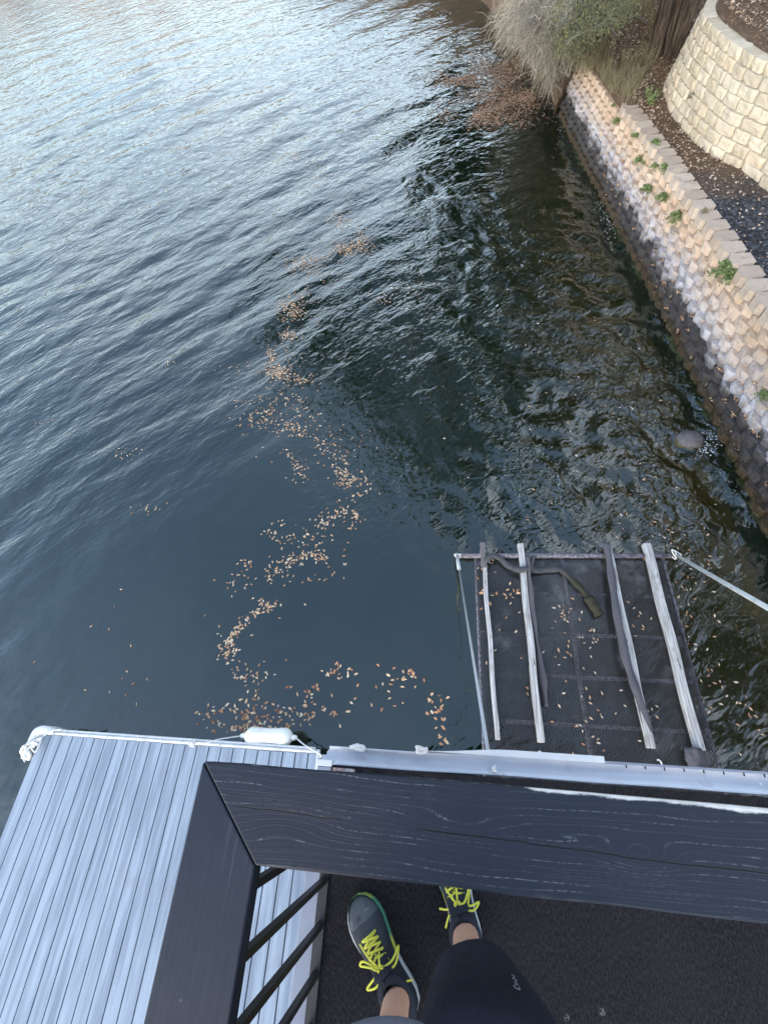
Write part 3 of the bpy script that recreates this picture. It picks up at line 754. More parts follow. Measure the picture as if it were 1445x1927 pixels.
WP = [((1375, 505), .26, 'largest bright green fern spilling from the block wall top beside the gravel'),
      ((1277, 401), .20, 'second largest fern, rounded, halfway along the block wall'),
      ((1250, 366), .17, 'fern just behind the rounded one halfway along the block wall'),
      ((1223, 349), .19, 'tall narrow fern low on the block wall, beside a pair of ferns'),
      ((1254, 308), .15, 'fern touching the underside of the capstones, facing the limestone curve'),
      ((1235, 305), .12, 'small fern left of the one under the capstones'),
      ((1204, 296), .14, 'two-tufted fern in the middle of the block wall face'),
      ((1237, 262), .15, 'yellowish fern draped over the capstone edge'),
      ((1200, 249), .15, 'fern high on the wall below the leafy weed'),
      ((1163, 222), .14, 'isolated fern on the far orange part of the block wall'),
      ((1156, 191), .08, 'tiniest and farthest fern on the block wall'),
      ((1441, 737), .13, 'fern cut by the right photo edge on the near wall face'),
      ((1212, 300), .07, 'thin sprig beside the two-tufted fern on the block wall')]
for (x, y), r, l in WP:
    p = wallhit(x, y+6); fern(p, r, l, n=int(16+110*r))
p = wallhit(1329, 398); fern(p, .10, 'dry brown grass tuft stuck between two capstones', 'dry_foliage', 26, 'grass_tuft')
p = at(1222, 200, 1.32); fern(p, .26, 'leafy green weed standing on soil behind the capstones', 'fern_foliage', 16, 'weed', .15, None, Vector((-.5, -.3, .8)))
for (x, y, zz), l in (((1389, 150, 2.05), 'topmost weed sprouting from a joint of the limestone wall'), ((1370, 196, 1.75), 'middle grey-green weed in the limestone wall joints'), ((1304, 184, 1.62), 'leftmost weed hanging from the curved limestone wall')):
    p = at(x, y, zz); fern(p, .13, l, 'shrub_foliage', 14, 'weed', .3, 'weeds in the limestone joints')

def foliage_lobes(lobes, n, size):
    f = MB()
    for (x, y, z, r) in lobes:
        for k in range(int(n*r*r)):
            d = Vector((rng.gauss(0, 1), rng.gauss(0, 1), rng.gauss(0, .8))).normalized()*(r*rng.random()**.45)
            f.card((x+d.x, y+d.y, z+d.z*.55), rng.uniform(.6, 1.3)*size, None, min(1, max(0, rng.gauss(.45, .25))), .6)
    return f
def limb(tr, a, b, r0_, r1_, sag=.3):
    a = Vector(a); b = Vector(b); mid = (a+b)/2 + Vector((rng.gauss(0, .15), rng.gauss(0, .15), sag))
    P = spline([a, mid, b], 6); tr.tube(P, [r0_+(r1_-r0_)*i/(len(P)-1) for i in range(len(P))], 9, .5)
def tree(base, h, lobes, label, r=.2, n=90, size=.30, stems=((0, 0),), g=None):
    t = thing('oak_tree', base, label, 'tree', g); tr = MB(); b = Vector(base); z0 = b.z-.2
    tops = []
    for sx, sy in stems:
        q = Vector((b.x+sx*1.5, b.y+sy*1.5, b.z+h*.55)); P = spline([(b.x+sx*.5, b.y+sy*.5, z0), (b.x+sx*.6, b.y+sy*.6, b.z+.35), (b.x+sx*.9, b.y+sy*.9, b.z+h*.3), q], 6)
        R = [r*(1.7 if i == 0 else 1.35 if i == 1 else 1.12 if i == 2 else 1) * (1-.45*i/len(P)) for i in range(len(P))]
        tr.tube(P, R, 14, .5); tops.append(q)
    for L in lobes:
        c = Vector(L[:3]); a = min(tops, key=lambda q: (q-c).length); limb(tr, a, c, r*(.42 if L[3] > 1.6 else .22), .02, .5)
    for i, p in enumerate(tr.v):                # ridged, lumpy bark
        o = .030*mnoise.noise((p[0]*9, p[1]*9, p[2]*1.3)) + .02*mnoise.noise((p[0]*22, p[1]*22, p[2]*3)); q = mnoise.noise((p[2]*1.1, p[0]*3, 5))*.05
        tr.v[i] = (p[0]+o+q, p[1]-o+q*.6, p[2])
    tr.build('trunk', 'bark', t, True); foliage_lobes(lobes, n, size).build('crown', 'oak_foliage', t)
    return t
gz = lambda x, y: float(ground(x, y))
big = []                                        # boughs spreading out over the water, dense inside, ragged at the rim
CROWN = [(-8.6, 17.4), (-6.6, 19.4), (-2.4, 22.6), (1.0, 20), (2.6, 15.5), (2.6, 9.4), (.5, 7.0), (-1.2, 9.3), (-3.0, 11), (-5.2, 13.2)]
while len(big) < 62:
    x, y = rpoly(CROWN); z = rng.uniform(7.3, 9.2); k = (EYE+z)/13.65
    if all((x-a)**2+(y-b)**2 > 1.0 for a, b, c, d in big): big.append((x*k, y*k, z, rng.uniform(.75, 1.35)))
    elif rng.random() < .04: big.append((x*k, y*k, z, rng.uniform(.5, .8)))
big += [(4.9, 15.5, 9.4, 2.8), (5.6, 13.2, 9.0, 2.2), (3.4, 18.0, 8.0, 2.4)]
tree((4.72, 13.9, gz(4.72, 13.9)), 7.5, big, 'grooved multi-stem oak trunk left of the limestone wall, crown over the water', .17, 330, .20, ((0, 0), (.55, .15), (-.30, -.25), (.35, -.45)))
tree((3.95, 16.6, gz(3.95, 16.6)), 5.5, [(4.2, 17.4, 6.4, 1.9), (3.4, 18.4, 7.2, 1.8), (5.0, 18, 7.6, 2.0)], 'slender dark trunk rising out of the green shrub', .075, 80, .26)
for (x, y), l in (((7.5, 18.5), 'oak on the slope behind the limestone terrace'), ((5.2, 22.5), 'oak on the bank beyond the green shrub'), ((3.2, 27.5), 'oak leaning over the far dark cove'), ((.8, 34), 'farthest oak on the wooded point')):
    z = gz(x, y); tree((x, y, z), 7, [(x+rng.uniform(-2, 1.4), y+rng.uniform(-2, 2), z+rng.uniform(2.5, 9.5), rng.uniform(1.8, 3.0)) for _ in range(17)], l, .2, 60, .36, g='oaks along the bank')

tree((9.4, 4.6, gz(9.4, 4.6)), 6.5, [(6.0+rng.random()*4, 1.0+rng.random()*7.5, rng.uniform(7.2, 10), rng.uniform(1.0, 1.7)) for _ in range(22)], 'broad oak shading the gravel path from the landward side', .2, 150, .24)

SP = [(925, 0), (918, 62), (942, 98), (985, 125), (1000, 165), (1012, 192), (1045, 180), (1062, 120), (1075, 60), (1090, 0)]
bs = thing('bare_shrub', (3.15, 16.6, 1.2), 'leafless grey shrub of arching twigs hanging over the water', 'shrub'); tw = MB(); st = MB()
for k in range(620):
    x, y = rpoly(SP); u = rng.random(); z = .35 + 2.4*u*min(1, max(.15, (215-y)/160)); tip = at(x, y, z)
    b = Vector((3.2+rng.gauss(0, .35), max(14.9, 16.4+rng.gauss(0, .7)), 1.0)); top = b.lerp(tip, rng.uniform(.45, .75)) + Vector((0, 0, rng.uniform(.3, 1.1)))
    jj = lambda q: Vector((rng.gauss(0, q), rng.gauss(0, q), rng.gauss(0, q))); P = spline([b, b.lerp(top, .5)+Vector((0, 0, .35))+jj(.20), top+jj(.22), top.lerp(tip, .55)+jj(.12)+Vector((0, 0, .12)), tip], 3); r = rng.uniform(.006, .013)
    tw.tube(P, [r*(1.5-1.3*i/(len(P)-1)) for i in range(len(P))], 3, rng.random(), False)
    for q in (P[-3], P[-5], P[-2], P[-4]):
        e = q.lerp(tip, .8) + Vector((rng.gauss(0, .17), rng.gauss(0, .17), rng.gauss(-.02, .14))); tw.tube([q, q.lerp(e, .5)+Vector((0, 0, .05)), e], [r*.5, r*.4, r*.2], 3, rng.random(), False)
tw.build('twigs', 'twig', bs)
for e in ((1008, 190), (1018, 178), (1030, 170), (1042, 165), (936, 56)):
    st.tube(spline([(3.2+rng.gauss(0, .1), 15.6, 1.2), at(e[0]+14, e[1]-40, 1.0), at(e[0], e[1], .05)], 4), .022, 6, .4)
st.build('stem', 'bark', bs)
GP = [(1045, 0), (1200, 0), (1180, 40), (1130, 62), (1105, 86), (1066, 96), (1046, 78), (1040, 45)]
gs = thing('leafy_shrub', (3.7, 16.0, 1.4), 'olive green leafy shrub growing at the end of the block wall', 'shrub'); fo = MB(); st = MB()
for k in range(190):
    x, y = rpoly(GP); c = at(x, y, 1.3+1.6*rng.random()**1.2); b = Vector((3.7+rng.gauss(0, .4), 16+rng.gauss(0, .4), 1.3))
    st.tube([b, b.lerp(c, .5)+Vector((0, 0, .25)), c], [.012, .008, .004], 4, rng.random(), False)
    for j in range(75):
        q = c + Vector((rng.gauss(0, .12), rng.gauss(0, .12), rng.gauss(0, .10))); fo.card(q, rng.uniform(.03, .06), None, min(1, max(0, rng.gauss(.42 + (.3 if x < 1110 and y < 45 else 0), .22))), .45)
fo.build('foliage', 'shrub_foliage', gs); st.build('stem', 'twig', gs)
hs = [(1075, 108), (1100, 120), (1140, 130), (1160, 150), (1185, 165), (1215, 110), (1130, 105), (1195, 140), (1180, 120), (1235, 62), (1208, 40)]
m = MB()
for x, y in hs:
    for k in range(120):
        p = at(x+rng.gauss(0, 9), y+rng.gauss(0, 7), 1.5); z = float(ground(p.x, p.y)); d = Vector((rng.gauss(0, .08), rng.gauss(0, .08), rng.uniform(.12, .35)))
        m.tube([(p.x, p.y, z), (p.x+d.x*.5, p.y+d.y*.5, z+d.z*.7), (p.x+d.x*1.3, p.y+d.y*1.3, z+d.z)], [.004, .003, .001], 3, rng.random(), False)
tag(m.build('dry_grass', 'dry_foliage'), 'thin dry grass growing through the leaf litter', 'grass', kind='stuff')

# boulder at the foot of the wall
m = MB(); rings = []
for j in range(9):
    a = -.5+1.5*j/8; rr_ = math.cos(a*.95)*.17; rings.append([(3.5+(rr_*1.15+.06*mnoise.noise((k*.9, j*.8, 2)))*math.cos(k*.449)*1.0, 4.31+(rr_*.95+.06*mnoise.noise((k*.9, j*.8, 7)))*math.sin(k*.449), math.sin(a)*.13+.02*mnoise.noise((k, j, 1))) for k in range(14)])
m.loft(rings); tag(m.build('boulder', 'wet_rock', None, True), 'wet grey rock breaking the water at the wall foot', 'rock')

# ------------------------------------------------------------------ dock
DZ = .38
dock = thing('floating_dock', (-3.1, -2, 0), 'low grey plank dock floating beside the boat lift', 'dock')
m = MB(); x = -4.87; k = 0; pit = .1447
while x < -1.45:
    t = rng.uniform(.02, 1); m.box(x, x+pit-.0105, -4.5, -.035+rng.uniform(-.004, .004), DZ-.028, DZ, t); x += pit
m.box(x, -1.30, -4.5, -.035, DZ-.028, DZ-.002, .3)
m.build('decking', 'dock_board', dock, False, bevel=.003)
MB().box(-4.85, -1.31, -4.48, -.06, DZ-.08, DZ-.034).build('joist_frame', 'dark_gap', dock)
m = MB()
for i in range(5): m.box(-4.75, -1.4, -4.4+i*.9, -3.75+i*.9 if i < 4 else -.15, -.25, DZ-.085, .2)
m.build('float', 'dark_gap', dock)
m = MB()                                        # rubbing strip along the front edge: two rounded ribs on a back plate
for yy, zz, r in ((.016, DZ-.012, .015), (-.012, DZ+.002, .014)): m.tube([(-4.78+.1*i, yy, zz+.004*mnoise.noise((i*.4, yy*9, 0))) for i in range(34)], r, 10)
m.box(-4.8, -1.44, -.034, .01, DZ-.10, DZ-.004); m.build('bumper_strip', 'white_vinyl', dock, True)
m = MB()
for i in range(14): m.box(-4.7+i*.235, -4.69+i*.235, -.034, -.008, DZ+.02, DZ+.027)
m.build('clip', 'white_vinyl', dock)
m = MB(); cr = spline([(-4.995, -.30, 0), (-5.0, -.16, 0), (-4.985, .0, 0), (-4.90, .055, 0), (-4.80, .052, 0), (-4.70, .03, 0)], 6)
inn = spline([(-4.93, -.29, 0), (-4.93, -.16, 0), (-4.90, -.07, 0), (-4.85, -.04, 0), (-4.79, -.035, 0), (-4.70, -.03, 0)], 6)
m.loft([[(a.x, a.y, DZ-.20), (a.x, a.y, DZ+.02), (a.x*.8+b.x*.2, a.y*.8+b.y*.2, DZ+.034), (b.x, b.y, DZ+.03), (b.x, b.y, DZ-.20)] for a, b in zip(cr, inn)])
m.build('corner_guard', 'white_vinyl', dock, True)
MB().box(-1.452, -1.428, -.3, .0, DZ-.03, DZ+.006).build('edge_trim', 'white_vinyl', dock, bevel=.004)
# rope lashed round the corner
def squiggle(c, r, n, zz): return [(c[0]+rng.gauss(0, r), c[1]+rng.gauss(0, r), zz+abs(rng.gauss(0, .018))) for _ in range(n)]
m = MB(); m.tube(spline([(-4.97, -.33, DZ-.03), (-5.02, -.24, DZ+.02), (-4.93, -.2, DZ+.05)] + squiggle((-4.86, -.13), .055, 11, DZ+.045) + [(-4.80, -.06, DZ+.05), (-4.70, .01, DZ+.045), (-4.6, .03, DZ+.03)], 6), .0085, 6)
for a in ((-4.95, -.30), (-4.99, -.26)): m.tube(spline([(a[0], a[1], DZ-.05), (a[0]-.04, a[1]+.03, DZ+.01), (a[0], a[1]+.09, DZ+.045), (a[0]+.05, a[1]+.05, DZ+.02), (a[0], a[1], DZ-.05)], 6), .02, 7)
tag(m.build('corner_rope', 'white_rope', None, True), 'white rope lashed in loops round the dock corner guard', 'rope')
# fender and its line
fa, fb = at(463, 1385, .30), at(549, 1388, .30); ax = (fb-fa).normalized(); cl = spline([fa, fa.lerp(fb, .5), fb], 10)
fen = thing('boat_fender', (fa+fb)/2, 'white ribbed fender tied flat against the front of the dock', 'fender')
m = MB(); R = [.045, .078, .092, .098, .099, .098, .096, .094, .093, .092, .092, .092, .093, .094, .096, .098, .099, .098, .092, .078, .045]; P = [fa.lerp(fb, i/20) for i in range(21)]
V = []; zax = Vector((0, 0, 1)); side = ax.cross(zax).normalized()
rings = [[p + (side*math.cos(w)+zax*math.sin(w))*r*(1-(.035 if int(w/6.283*16+.5) % 2 == 0 and 3 < i < 17 else 0)) for w in [6.28319*k/32 for k in range(32)]] for i, (p, r) in enumerate(zip(P, R))]
m.loft(rings); m.build('body', 'fender_vinyl', fen, True)
for e, s in ((fa, -1), (fb, 1)):
    m = MB(); m.tube([e, e+ax*s*.03, e+ax*s*.06], [.034, .030, .022], 12); m.build('eyelet', 'fender_vinyl', fen, True)
ea = fa-ax*.05; eb = fb+ax*.05; k1 = at(372, 1397, DZ+.035); k2 = at(603, 1425, DZ+.02)
m = MB(); m.tube(spline([eb, eb.lerp(k2, .4)+Vector((0, 0, .02)), k2+Vector((0, .03, .04)), k2], 8), .008, 6)
m.tube(spline([ea, ea.lerp(k1, .5)+Vector((0, 0, -.01)), k1+Vector((.1, 0, .01)), k1] + [(k1.x-.05+rng.gauss(0, .035), k1.y-.01+rng.gauss(0, .022), DZ+.04+rng.random()*.03) for _ in range(10)], 6), .008, 6)
tag(m.build('fender_line', 'white_rope', None, True), 'thin white line running through the fender and knotted on the dock edge', 'rope')

# ------------------------------------------------------------------ boat lift
LZ = .05
lift = thing('boat_lift', (1.5, 1.2, 0), 'boat lift platform of black expanded mesh with four bunk boards at water level', 'boat lift')
a, b = at(858, 1046, LZ), at(1272, 1046, LZ)
m = MB(); m.tube([a, b], .033, 14); m.build('crossbar', 'lift_metal', lift, True)
xl, xr = .345, 2.70
m = MB(); V = []
for j in range(40):
    for i in range(48):
        u, v = i/47, j/39; y = -.75+3.2*v; x = xl+(xr-xl)*u + .02*math.sin(y*2)
        V.append((x, y, .034 - .010*sstep(1.0, -.4, y) + .006*mnoise.noise((x*2.2, y*2.2, 0))))
m.grid(V, 48, 40); mesh = m.build('platform_mesh', 'expanded_mesh', lift, True)
mesh.modifiers.new('thick', 'SOLIDIFY').thickness = .003
m = MB()
for x in (xl, 1.45+.02, xr+.01): m.tube([(x, -.8, -.012), (x, 2.46, .004)], .020 if x != 1.47 else .03, 6)
for y in (-.1, .42, .93, 1.42, 1.93): m.box(xl, xr, y-.022, y+.022, -.022, .002)
m.build('frame', 'lift_metal', lift)
def bunk(px0, px1, w0, h0, mat, zb=.035):
    p, q = at(*px0, zb+h0), at(*px1, zb+h0); d = (q-p).normalized(); s = Vector((-d.y, d.x, 0))
    mb = MB(); n = 16; rings = []
    for i in range(n+1):
        c = p.lerp(q, i/n) + s*.006*math.sin(i*.9)
        rings.append([(c+s*o).to_tuple()[:2] + (z,) for o, z in ((-w0/2, zb), (w0/2, zb), (w0/2, zb+h0), (-w0/2, zb+h0))])
    mb.loft(rings, tone=.5); return mb, p, q, s
for p0, p1, w, mt in (((908, 1022), (936, 1392), .050, 'bunk_wood'), ((979, 1022), (1018, 1397), .072, 'bunk_wood'), ((1143, 1022), (1226, 1408), .072, 'bunk_wood'), ((1217, 1022), (1318, 1412), .090, 'bunk_wood')):
    mb, p, q, s = bunk(p0, p1, w, .085, mt); o = mb.build('bunk_board', mt, lift, bevel=.006)
m, p, q, s = bunk((907, 1020), (911, 1068), .066, .089, 'grey_wood'); m.build('grey_end_cap', 'grey_wood', lift, bevel=.006)
def ribbon(P, w, tilt=0., n=8, th=.006, tw=0.):
    P = spline(P, n); mb = MB(); rings = []
    for i, p in enumerate(P):
        d = (P[min(i+1, len(P)-1)]-P[max(i-1, 0)]).normalized(); s = Vector((-d.y, d.x, 0)).normalized(); up_ = s.cross(d)*-1
        an = tilt + tw*math.sin(i*.35); s2 = s*math.cos(an)+Vector((0, 0, 1))*math.sin(an); nn = s2.cross(d)
        ww = w*(1+.12*math.sin(i*.8)); rings.append([p-s2*ww/2-nn*th/2, p+s2*ww/2-nn*th/2, p+s2*ww/2+nn*th/2, p-s2*ww/2+nn*th/2])
    mb.loft(rings); return mb
z0 = .06
ribbon([at(x, y, z) for x, y, z in ((1140, 1020, .13), (1148, 1070, .135), (1158, 1140, .14), (1172, 1220, .14), (1190, 1280, .14), (1210, 1340, .13), (1228, 1408, .09))], .085, .35, tw=.3).build('carpet_strip', 'bunk_carpet', lift, True)
ribbon([at(x, y, z) for x, y, z in ((991, 1046, .13), (996, 1100, .12), (1002, 1160, .10), (1010, 1220, .07), (1020, 1270, .06), (1026, 1330, .05))], .085, .7, tw=.35).build('carpet_strip', 'bunk_carpet', lift, True)
ribbon([at(x, y, z) for x, y, z in ((1004, 1046, .12), (1000, 1062, .13), (996, 1082, .12))], .04, .2).build('strap_tail', 'bunk_carpet', lift, True)
m = MB(); V = []; c0 = at(1318, 1418, .12)
for j in range(10):
    for i in range(10):
        u, v = i/9, j/9; V.append((c0.x-.14+.26*u+.03*mnoise.noise((i*.6, j*.6, 1)), c0.y+.05-.34*v, .17-.11*abs(u-.35)*2-.05*v+.045*mnoise.noise((i*.55, j*.5, 4))))
m.grid(V, 10, 10); o = m.build('carpet_flap', 'bunk_carpet', lift, True); o.modifiers.new('thick', 'SOLIDIFY').thickness = .006
for (x, y) in ((1015, 1424), (1238, 1440)):
    p = at(x, y, .06); m = MB(); m.tube([p+Vector((math.cos(t)*.035, math.sin(t)*.05, .02*t)) for t in [i*.35-1.2 for i in range(10)]], .008, 7); m.build('hook', 'white_vinyl', lift, True)
# hoist cables with white sleeves, up to the edge of the deck
ca, cb = a+Vector((.01, 0, .02)), Vector((.135, .01, 3.74)); da, db = b+Vector((-.01, 0, .02)), Vector((2.05, .0, 3.70))
for p, q, f, knot in ((ca, cb, .205, 1), (da, db, .80, 1)):
    m = MB(); m.tube([p, p.lerp(q, .5), q], .0085, 6); m.build('cable', 'cable_steel', lift, True)
    m = MB(); m.tube([p.lerp(q, .012), p.lerp(q, f)], .021, 10); m.build('cable_sleeve', 'white_vinyl', lift, True)
    m = MB(); m.tube(spline([p+Vector((rng.gauss(0, .03), rng.gauss(0, .03), rng.uniform(-.02, .05))) for _ in range(9)], 5), .008, 6); m.build('knot', 'white_rope', lift, True)
# loose strap thrown over the bunks
st = thing('webbing_strap', at(1020, 1075, .06), 'loose grey webbing strap snaking over the second bunk with a mossy frayed end', 'strap')
S1 = [at(x, y, z) for x, y, z in ((914, 1056, .14), (925, 1046, .145), (940, 1050, .10), (955, 1064, .08), (975, 1072, .145), (992, 1070, .145), (1015, 1074, .07), (1045, 1071, .06), (1058, 1074, .06), (1075, 1090, .055), (1095, 1110, .055), (1110, 1128, .055))]
ribbon(S1, .075, .15, 6, .004).build('strap', 'mossy_webbing', st, True)
S2 = [at(x, y, z) for x, y, z in ((1107, 1124, .06), (1113, 1135, .07), (1120, 1145, .07), (1128, 1158, .06))]
ribbon(S2, .115, .1, 6, .03).build('frayed_end', 'mossy_webbing', st, True)

# ------------------------------------------------------------------ upper deck with its gutter
DK = EYE-1.86; XE = -.245*1.86
deck = thing('upper_deck', (1, -1.5, 0), 'raised balcony deck covered in black ribbed carpet where the person stands', 'deck')
m = MB(); m.box(XE+.012, 3.3, -3.6, -.045, DK-.03, DK); m.build('carpet', 'deck_carpet', deck)
MB().box(XE+.014, 3.28, -3.58, -.06, DK-.22, DK-.034).build('joist_frame', 'dark_gap', deck)
m = MB()
for x in (-.35, 3.1): m.box(x, x+.14, -.35, -.21, -2.2, DK-.22); m.box(x, x+.14, -3.4, -3.26, -2.2, DK-.22)
m.build('support_post', 'grey_wood', deck)
m = MB(); rings = []                             # moulded gutter lip, open towards the sky
prof = [(-.043, .0), (-.040, .006), (-.030, -.004), (-.016, -.018), (.0, -.022), (.012, -.014), (.017, -.002), (.021, -.004), (.021, -.09), (-.043, -.09)]
for i in range(60):
    x = -.482+3.75*i/59; wob = .003*mnoise.noise((x*3, 0, 0)); cut = .008*(1 if i == 0 else 0)
    rings.append([(x+(.012 if i == 0 and o > .01 else 0), o+wob+.004*math.sin(x*2.), DK-.012+h+cut*.3) for o, h in prof])
m.loft(rings); m.build('gutter', 'gutter_vinyl', deck, True)
m = MB(); rings = []
for i in range(40):
    t = i/39; x = -.10+.63*t; h = .010+.010*t; rings.append([(x, .022, DK-.02), (x, .024+.020*sstep(0, .5, t), DK-.02), (x, .024+.020*sstep(0, .5, t), DK-.014+h*.5), (x, .022, DK-.014+h*.5)])
m.loft(rings); m.build('loose_trim_strip', 'white_vinyl', deck, bevel=.002)
MB().box(.53, 3.2, .0225, .030, DK-.03, DK-.010).build('gutter_lip', 'trim_metal', deck, bevel=.002)
m = MB()
for i in range(20): m.box(.60+.062*i, .603+.062*i, .012, .0222, DK-.016, DK-.0125)
m.build('lip_notch', 'dark_gap', deck)
for (x, y) in ((670, 1406), (790, 1412)):
    p = at(x, y, DK-.01); m = MB(); m.tube(spline([p+Vector((rng.uniform(-.025, .03), rng.uniform(-.008, .012), rng.uniform(0, .018))) for _ in range(7)], 5), .007, 6); m.build('rope_stub', 'white_rope', deck, True)
p = at(929, 1446, DK-.01); m = MB(); m.tube(spline([p+Vector((rng.uniform(-.010, .012), rng.uniform(-.012, .012), rng.uniform(0, .012))) for _ in range(9)], 5), .0028, 6); m.build('cable_knot', 'white_rope', deck, True)
p, q = at(627, 1449, DK+.004), at(668, 1452, DK+.004); MB().box(p.x, q.x, p.y-.012, p.y+.008, DK+.0015, DK+.006).build('rusty_bracket', 'rusty_plate', deck, bevel=.002)
MB().box(XE-.050, XE+.008, -3.6, -.052, DK-.03, DK-.004).build('edge_flashing', 'trim_metal', deck, bevel=.003)
MB().box(XE-.058, XE+.006, -.050, -.028, DK-.025, DK-.003).build('flashing_end', 'gutter_vinyl', deck, bevel=.003)
MB().box(XE+.004, XE+.016, -3.6, -.052, DK-.01, DK+.004).build('carpet_edge', 'black_iron', deck)

# ------------------------------------------------------------------ railing
A_ = .946; CT = EYE-A_; CB = CT-.038
rail = thing('deck_railing', (.9, -.11, DK), 'dark navy painted wooden handrail with black iron balusters round the deck', 'railing')
xo, xi, yo, yi = -.5215*A_, -.371*A_, -.035*A_, -.1965*A_
m = MB(); sk = .0115                           # the front rail runs very slightly askew
xe = 2.6; n = 40; rings = []
for i in range(n+1):
    t = i/n
    xa = xo+.002 + (xe-xo)*t; xb = xi+.002 + (xe-xi)*t
    ya = yo - .0042*max(0, xa)*2.2; yb = yi - .002*max(0, xb)
    e = .0018*mnoise.noise((t*22, 1, 0)); e2 = .0018*mnoise.noise((t*22, 8, 0))
    rings.append([(xb, yb+e2, CB), (xa, ya+e, CB), (xa, ya+e, CT), (xb, yb+e2, CT)])
m.loft(rings); m.build('front_cap', 'rail_paint_front', rail, bevel=.0035)
m = MB(); m.hexa([(xo, -3.4, CB-.0015), (xi, -3.4, CB-.0015), (xi, yi-.001, CB-.0015), (xo, yo-.001, CB-.0015)], [(xo, -3.4, CT-.0015), (xi, -3.4, CT-.0015), (xi, yi-.001, CT-.0015), (xo, yo-.001, CT-.0015)])
m.build('side_cap', 'rail_paint', rail, bevel=.0035)
xc = -.432; yc = -.108
m = MB(); m.box(xc-.016, xc+.016, -3.3, yc, CB-.030, CB-.003); m.box(xc, 2.5, yc-.014, yc+.014, CB-.030, CB-.003); m.build('sub_rail', 'black_iron', rail)
MB().box(-.445, -.375, -.162, -.075, DK+.001, CB-.002).build('corner_post', 'black_iron', rail, bevel=.002)
bt = [(-.250+.0-.1155*i) for i in range(1, 27)] + [-.25]
def bal(x, y): 
    mb = MB(); mb.box(x-.0085, x+.0085, y-.0085, y+.0085, DK+.001, CB-.028); mb.tube([(x, y, DK+.0012), (x, y, DK+.014)], [.016, .0125], 10); return mb.build('baluster', 'black_iron', rail)
for yy in (-.262, -.3765, -.498): pass
y = -.2630; k = 0
while y > -3.2:
    bal(xc, y); y -= .1165
x = -.30
while x < 2.4:
    bal(x, yc-.0); x += .1165
MB().box(xc-.013, xc+.013, -3.3, -.17, DK+.001, DK+.010).build('bottom_rail', 'black_iron', rail)

# ------------------------------------------------------------------ person at the rail
per = thing('person', (-.06, -.52, DK), 'person at the railing in black shorts, grey top and navy running shoes with yellow laces', 'person')
H = lambda x, y, z: Vector((x, y, EYE-z))      # z as depth below the camera
# body: one skinned surface
sk_v = []; sk_e = []; sk_r = []
def J(p, r, par=None):
    sk_v.append(p); sk_r.append(r if isinstance(r, tuple) else (r, r))
    if par is not None: sk_e.append((par, len(sk_v)-1))
    return len(sk_v)-1
pel = J(H(-.08, -.58, .98), (.13, .10)); ab = J(H(-.08, -.57, .80), (.13, .10), pel); ch = J(H(-.07, -.58, .58), (.15, .105), ab); nk0 = J(H(-.06, -.58, .42), (.10, .075), ch)
nk = J(H(-.06, -.56, .33), .055, nk0); hd0 = J(H(-.06, -.54, .25), (.072, .075), nk); hd1 = J(H(-.06, -.54, .16), (.080, .095), hd0); hd2 = J(H(-.06, -.55, .075), (.060, .075), hd1)
for hip, knee, calf, ank, heel, toe in ((H(.01, -.55, 1.0), H(.045, -.475, 1.38), H(.042, -.485, 1.52), H(.030, -.445, 1.755), H(.036, -.47, 1.815), H(-.016, -.29, 1.82)),
                                        (H(-.17, -.62, 1.0), H(-.165, -.66, 1.38), H(-.165, -.675, 1.52), H(-.166, -.60, 1.755), H(-.15, -.62, 1.815), H(-.28, -.47, 1.82))):
    a_ = J(hip, .085, pel); b_ = J(knee, .058, a_); c_ = J(calf, .055, b_); d_ = J(calf.lerp(ank, .55), .043, c_); e_ = J(ank, (.036, .040), d_); f_ = J(heel, .034, e_); g_ = J(heel.lerp(toe, .6), (.036, .024), f_); J(toe, (.03, .018), g_)
hands = []
for sx in (1, -1):
    s1_ = J(H(-.06+sx*.17, -.58, .46), .058, nk0); s2_ = J(H(-.06+sx*.24, -.60, .70), .045, s1_); s3_ = J(H(-.06+sx*.21, -.46, .62), .036, s2_); s4_ = J(H(-.06+sx*.16, -.36, .40), .026, s3_); s5_ = J(H(-.06+sx*.145, -.325, .345), (.034, .018), s4_); hands.append((s5_, sx))
for w, sx in hands:
    c = sk_v[w]
    for k in range(4):
        b0 = c + Vector((sx*(.022-.015*k), .012, .030)); k1_ = J(b0, .0085, w); k2_ = J(b0+Vector((-sx*.004, .020, .030-.004*abs(k-1.5))), .0078, k1_); J(b0+Vector((-sx*.012, .036, .040)), .0068, k2_)
    t1 = J(c+Vector((-sx*.030, .012, .010)), .0095, w); J(c+Vector((-sx*.044, .030, .032)), .008, t1)
me = bpy.data.meshes.new('body'); o0 = ORG[per.name]; me.from_pydata([tuple(v-o0) for v in sk_v], sk_e, []); me.materials.append(MAT['skin'])
body = bpy.data.objects.new('body', me); COL.objects.link(body); body.parent = per
sm_ = body.modifiers.new('skin', 'SKIN'); sm_.use_smooth_shade = True
lay = me.skin_vertices[0].data if me.skin_vertices else None
if lay is None:
    bpy.context.view_layer.objects.active = body; bpy.ops.mesh.customdata_skin_add(); lay = me.skin_vertices[0].data
for i, r in enumerate(sk_r): lay[i].radius = r
lay[0].use_root = True
q = body.modifiers.new('subd', 'SUBSURF'); q.levels = q.render_levels = 2
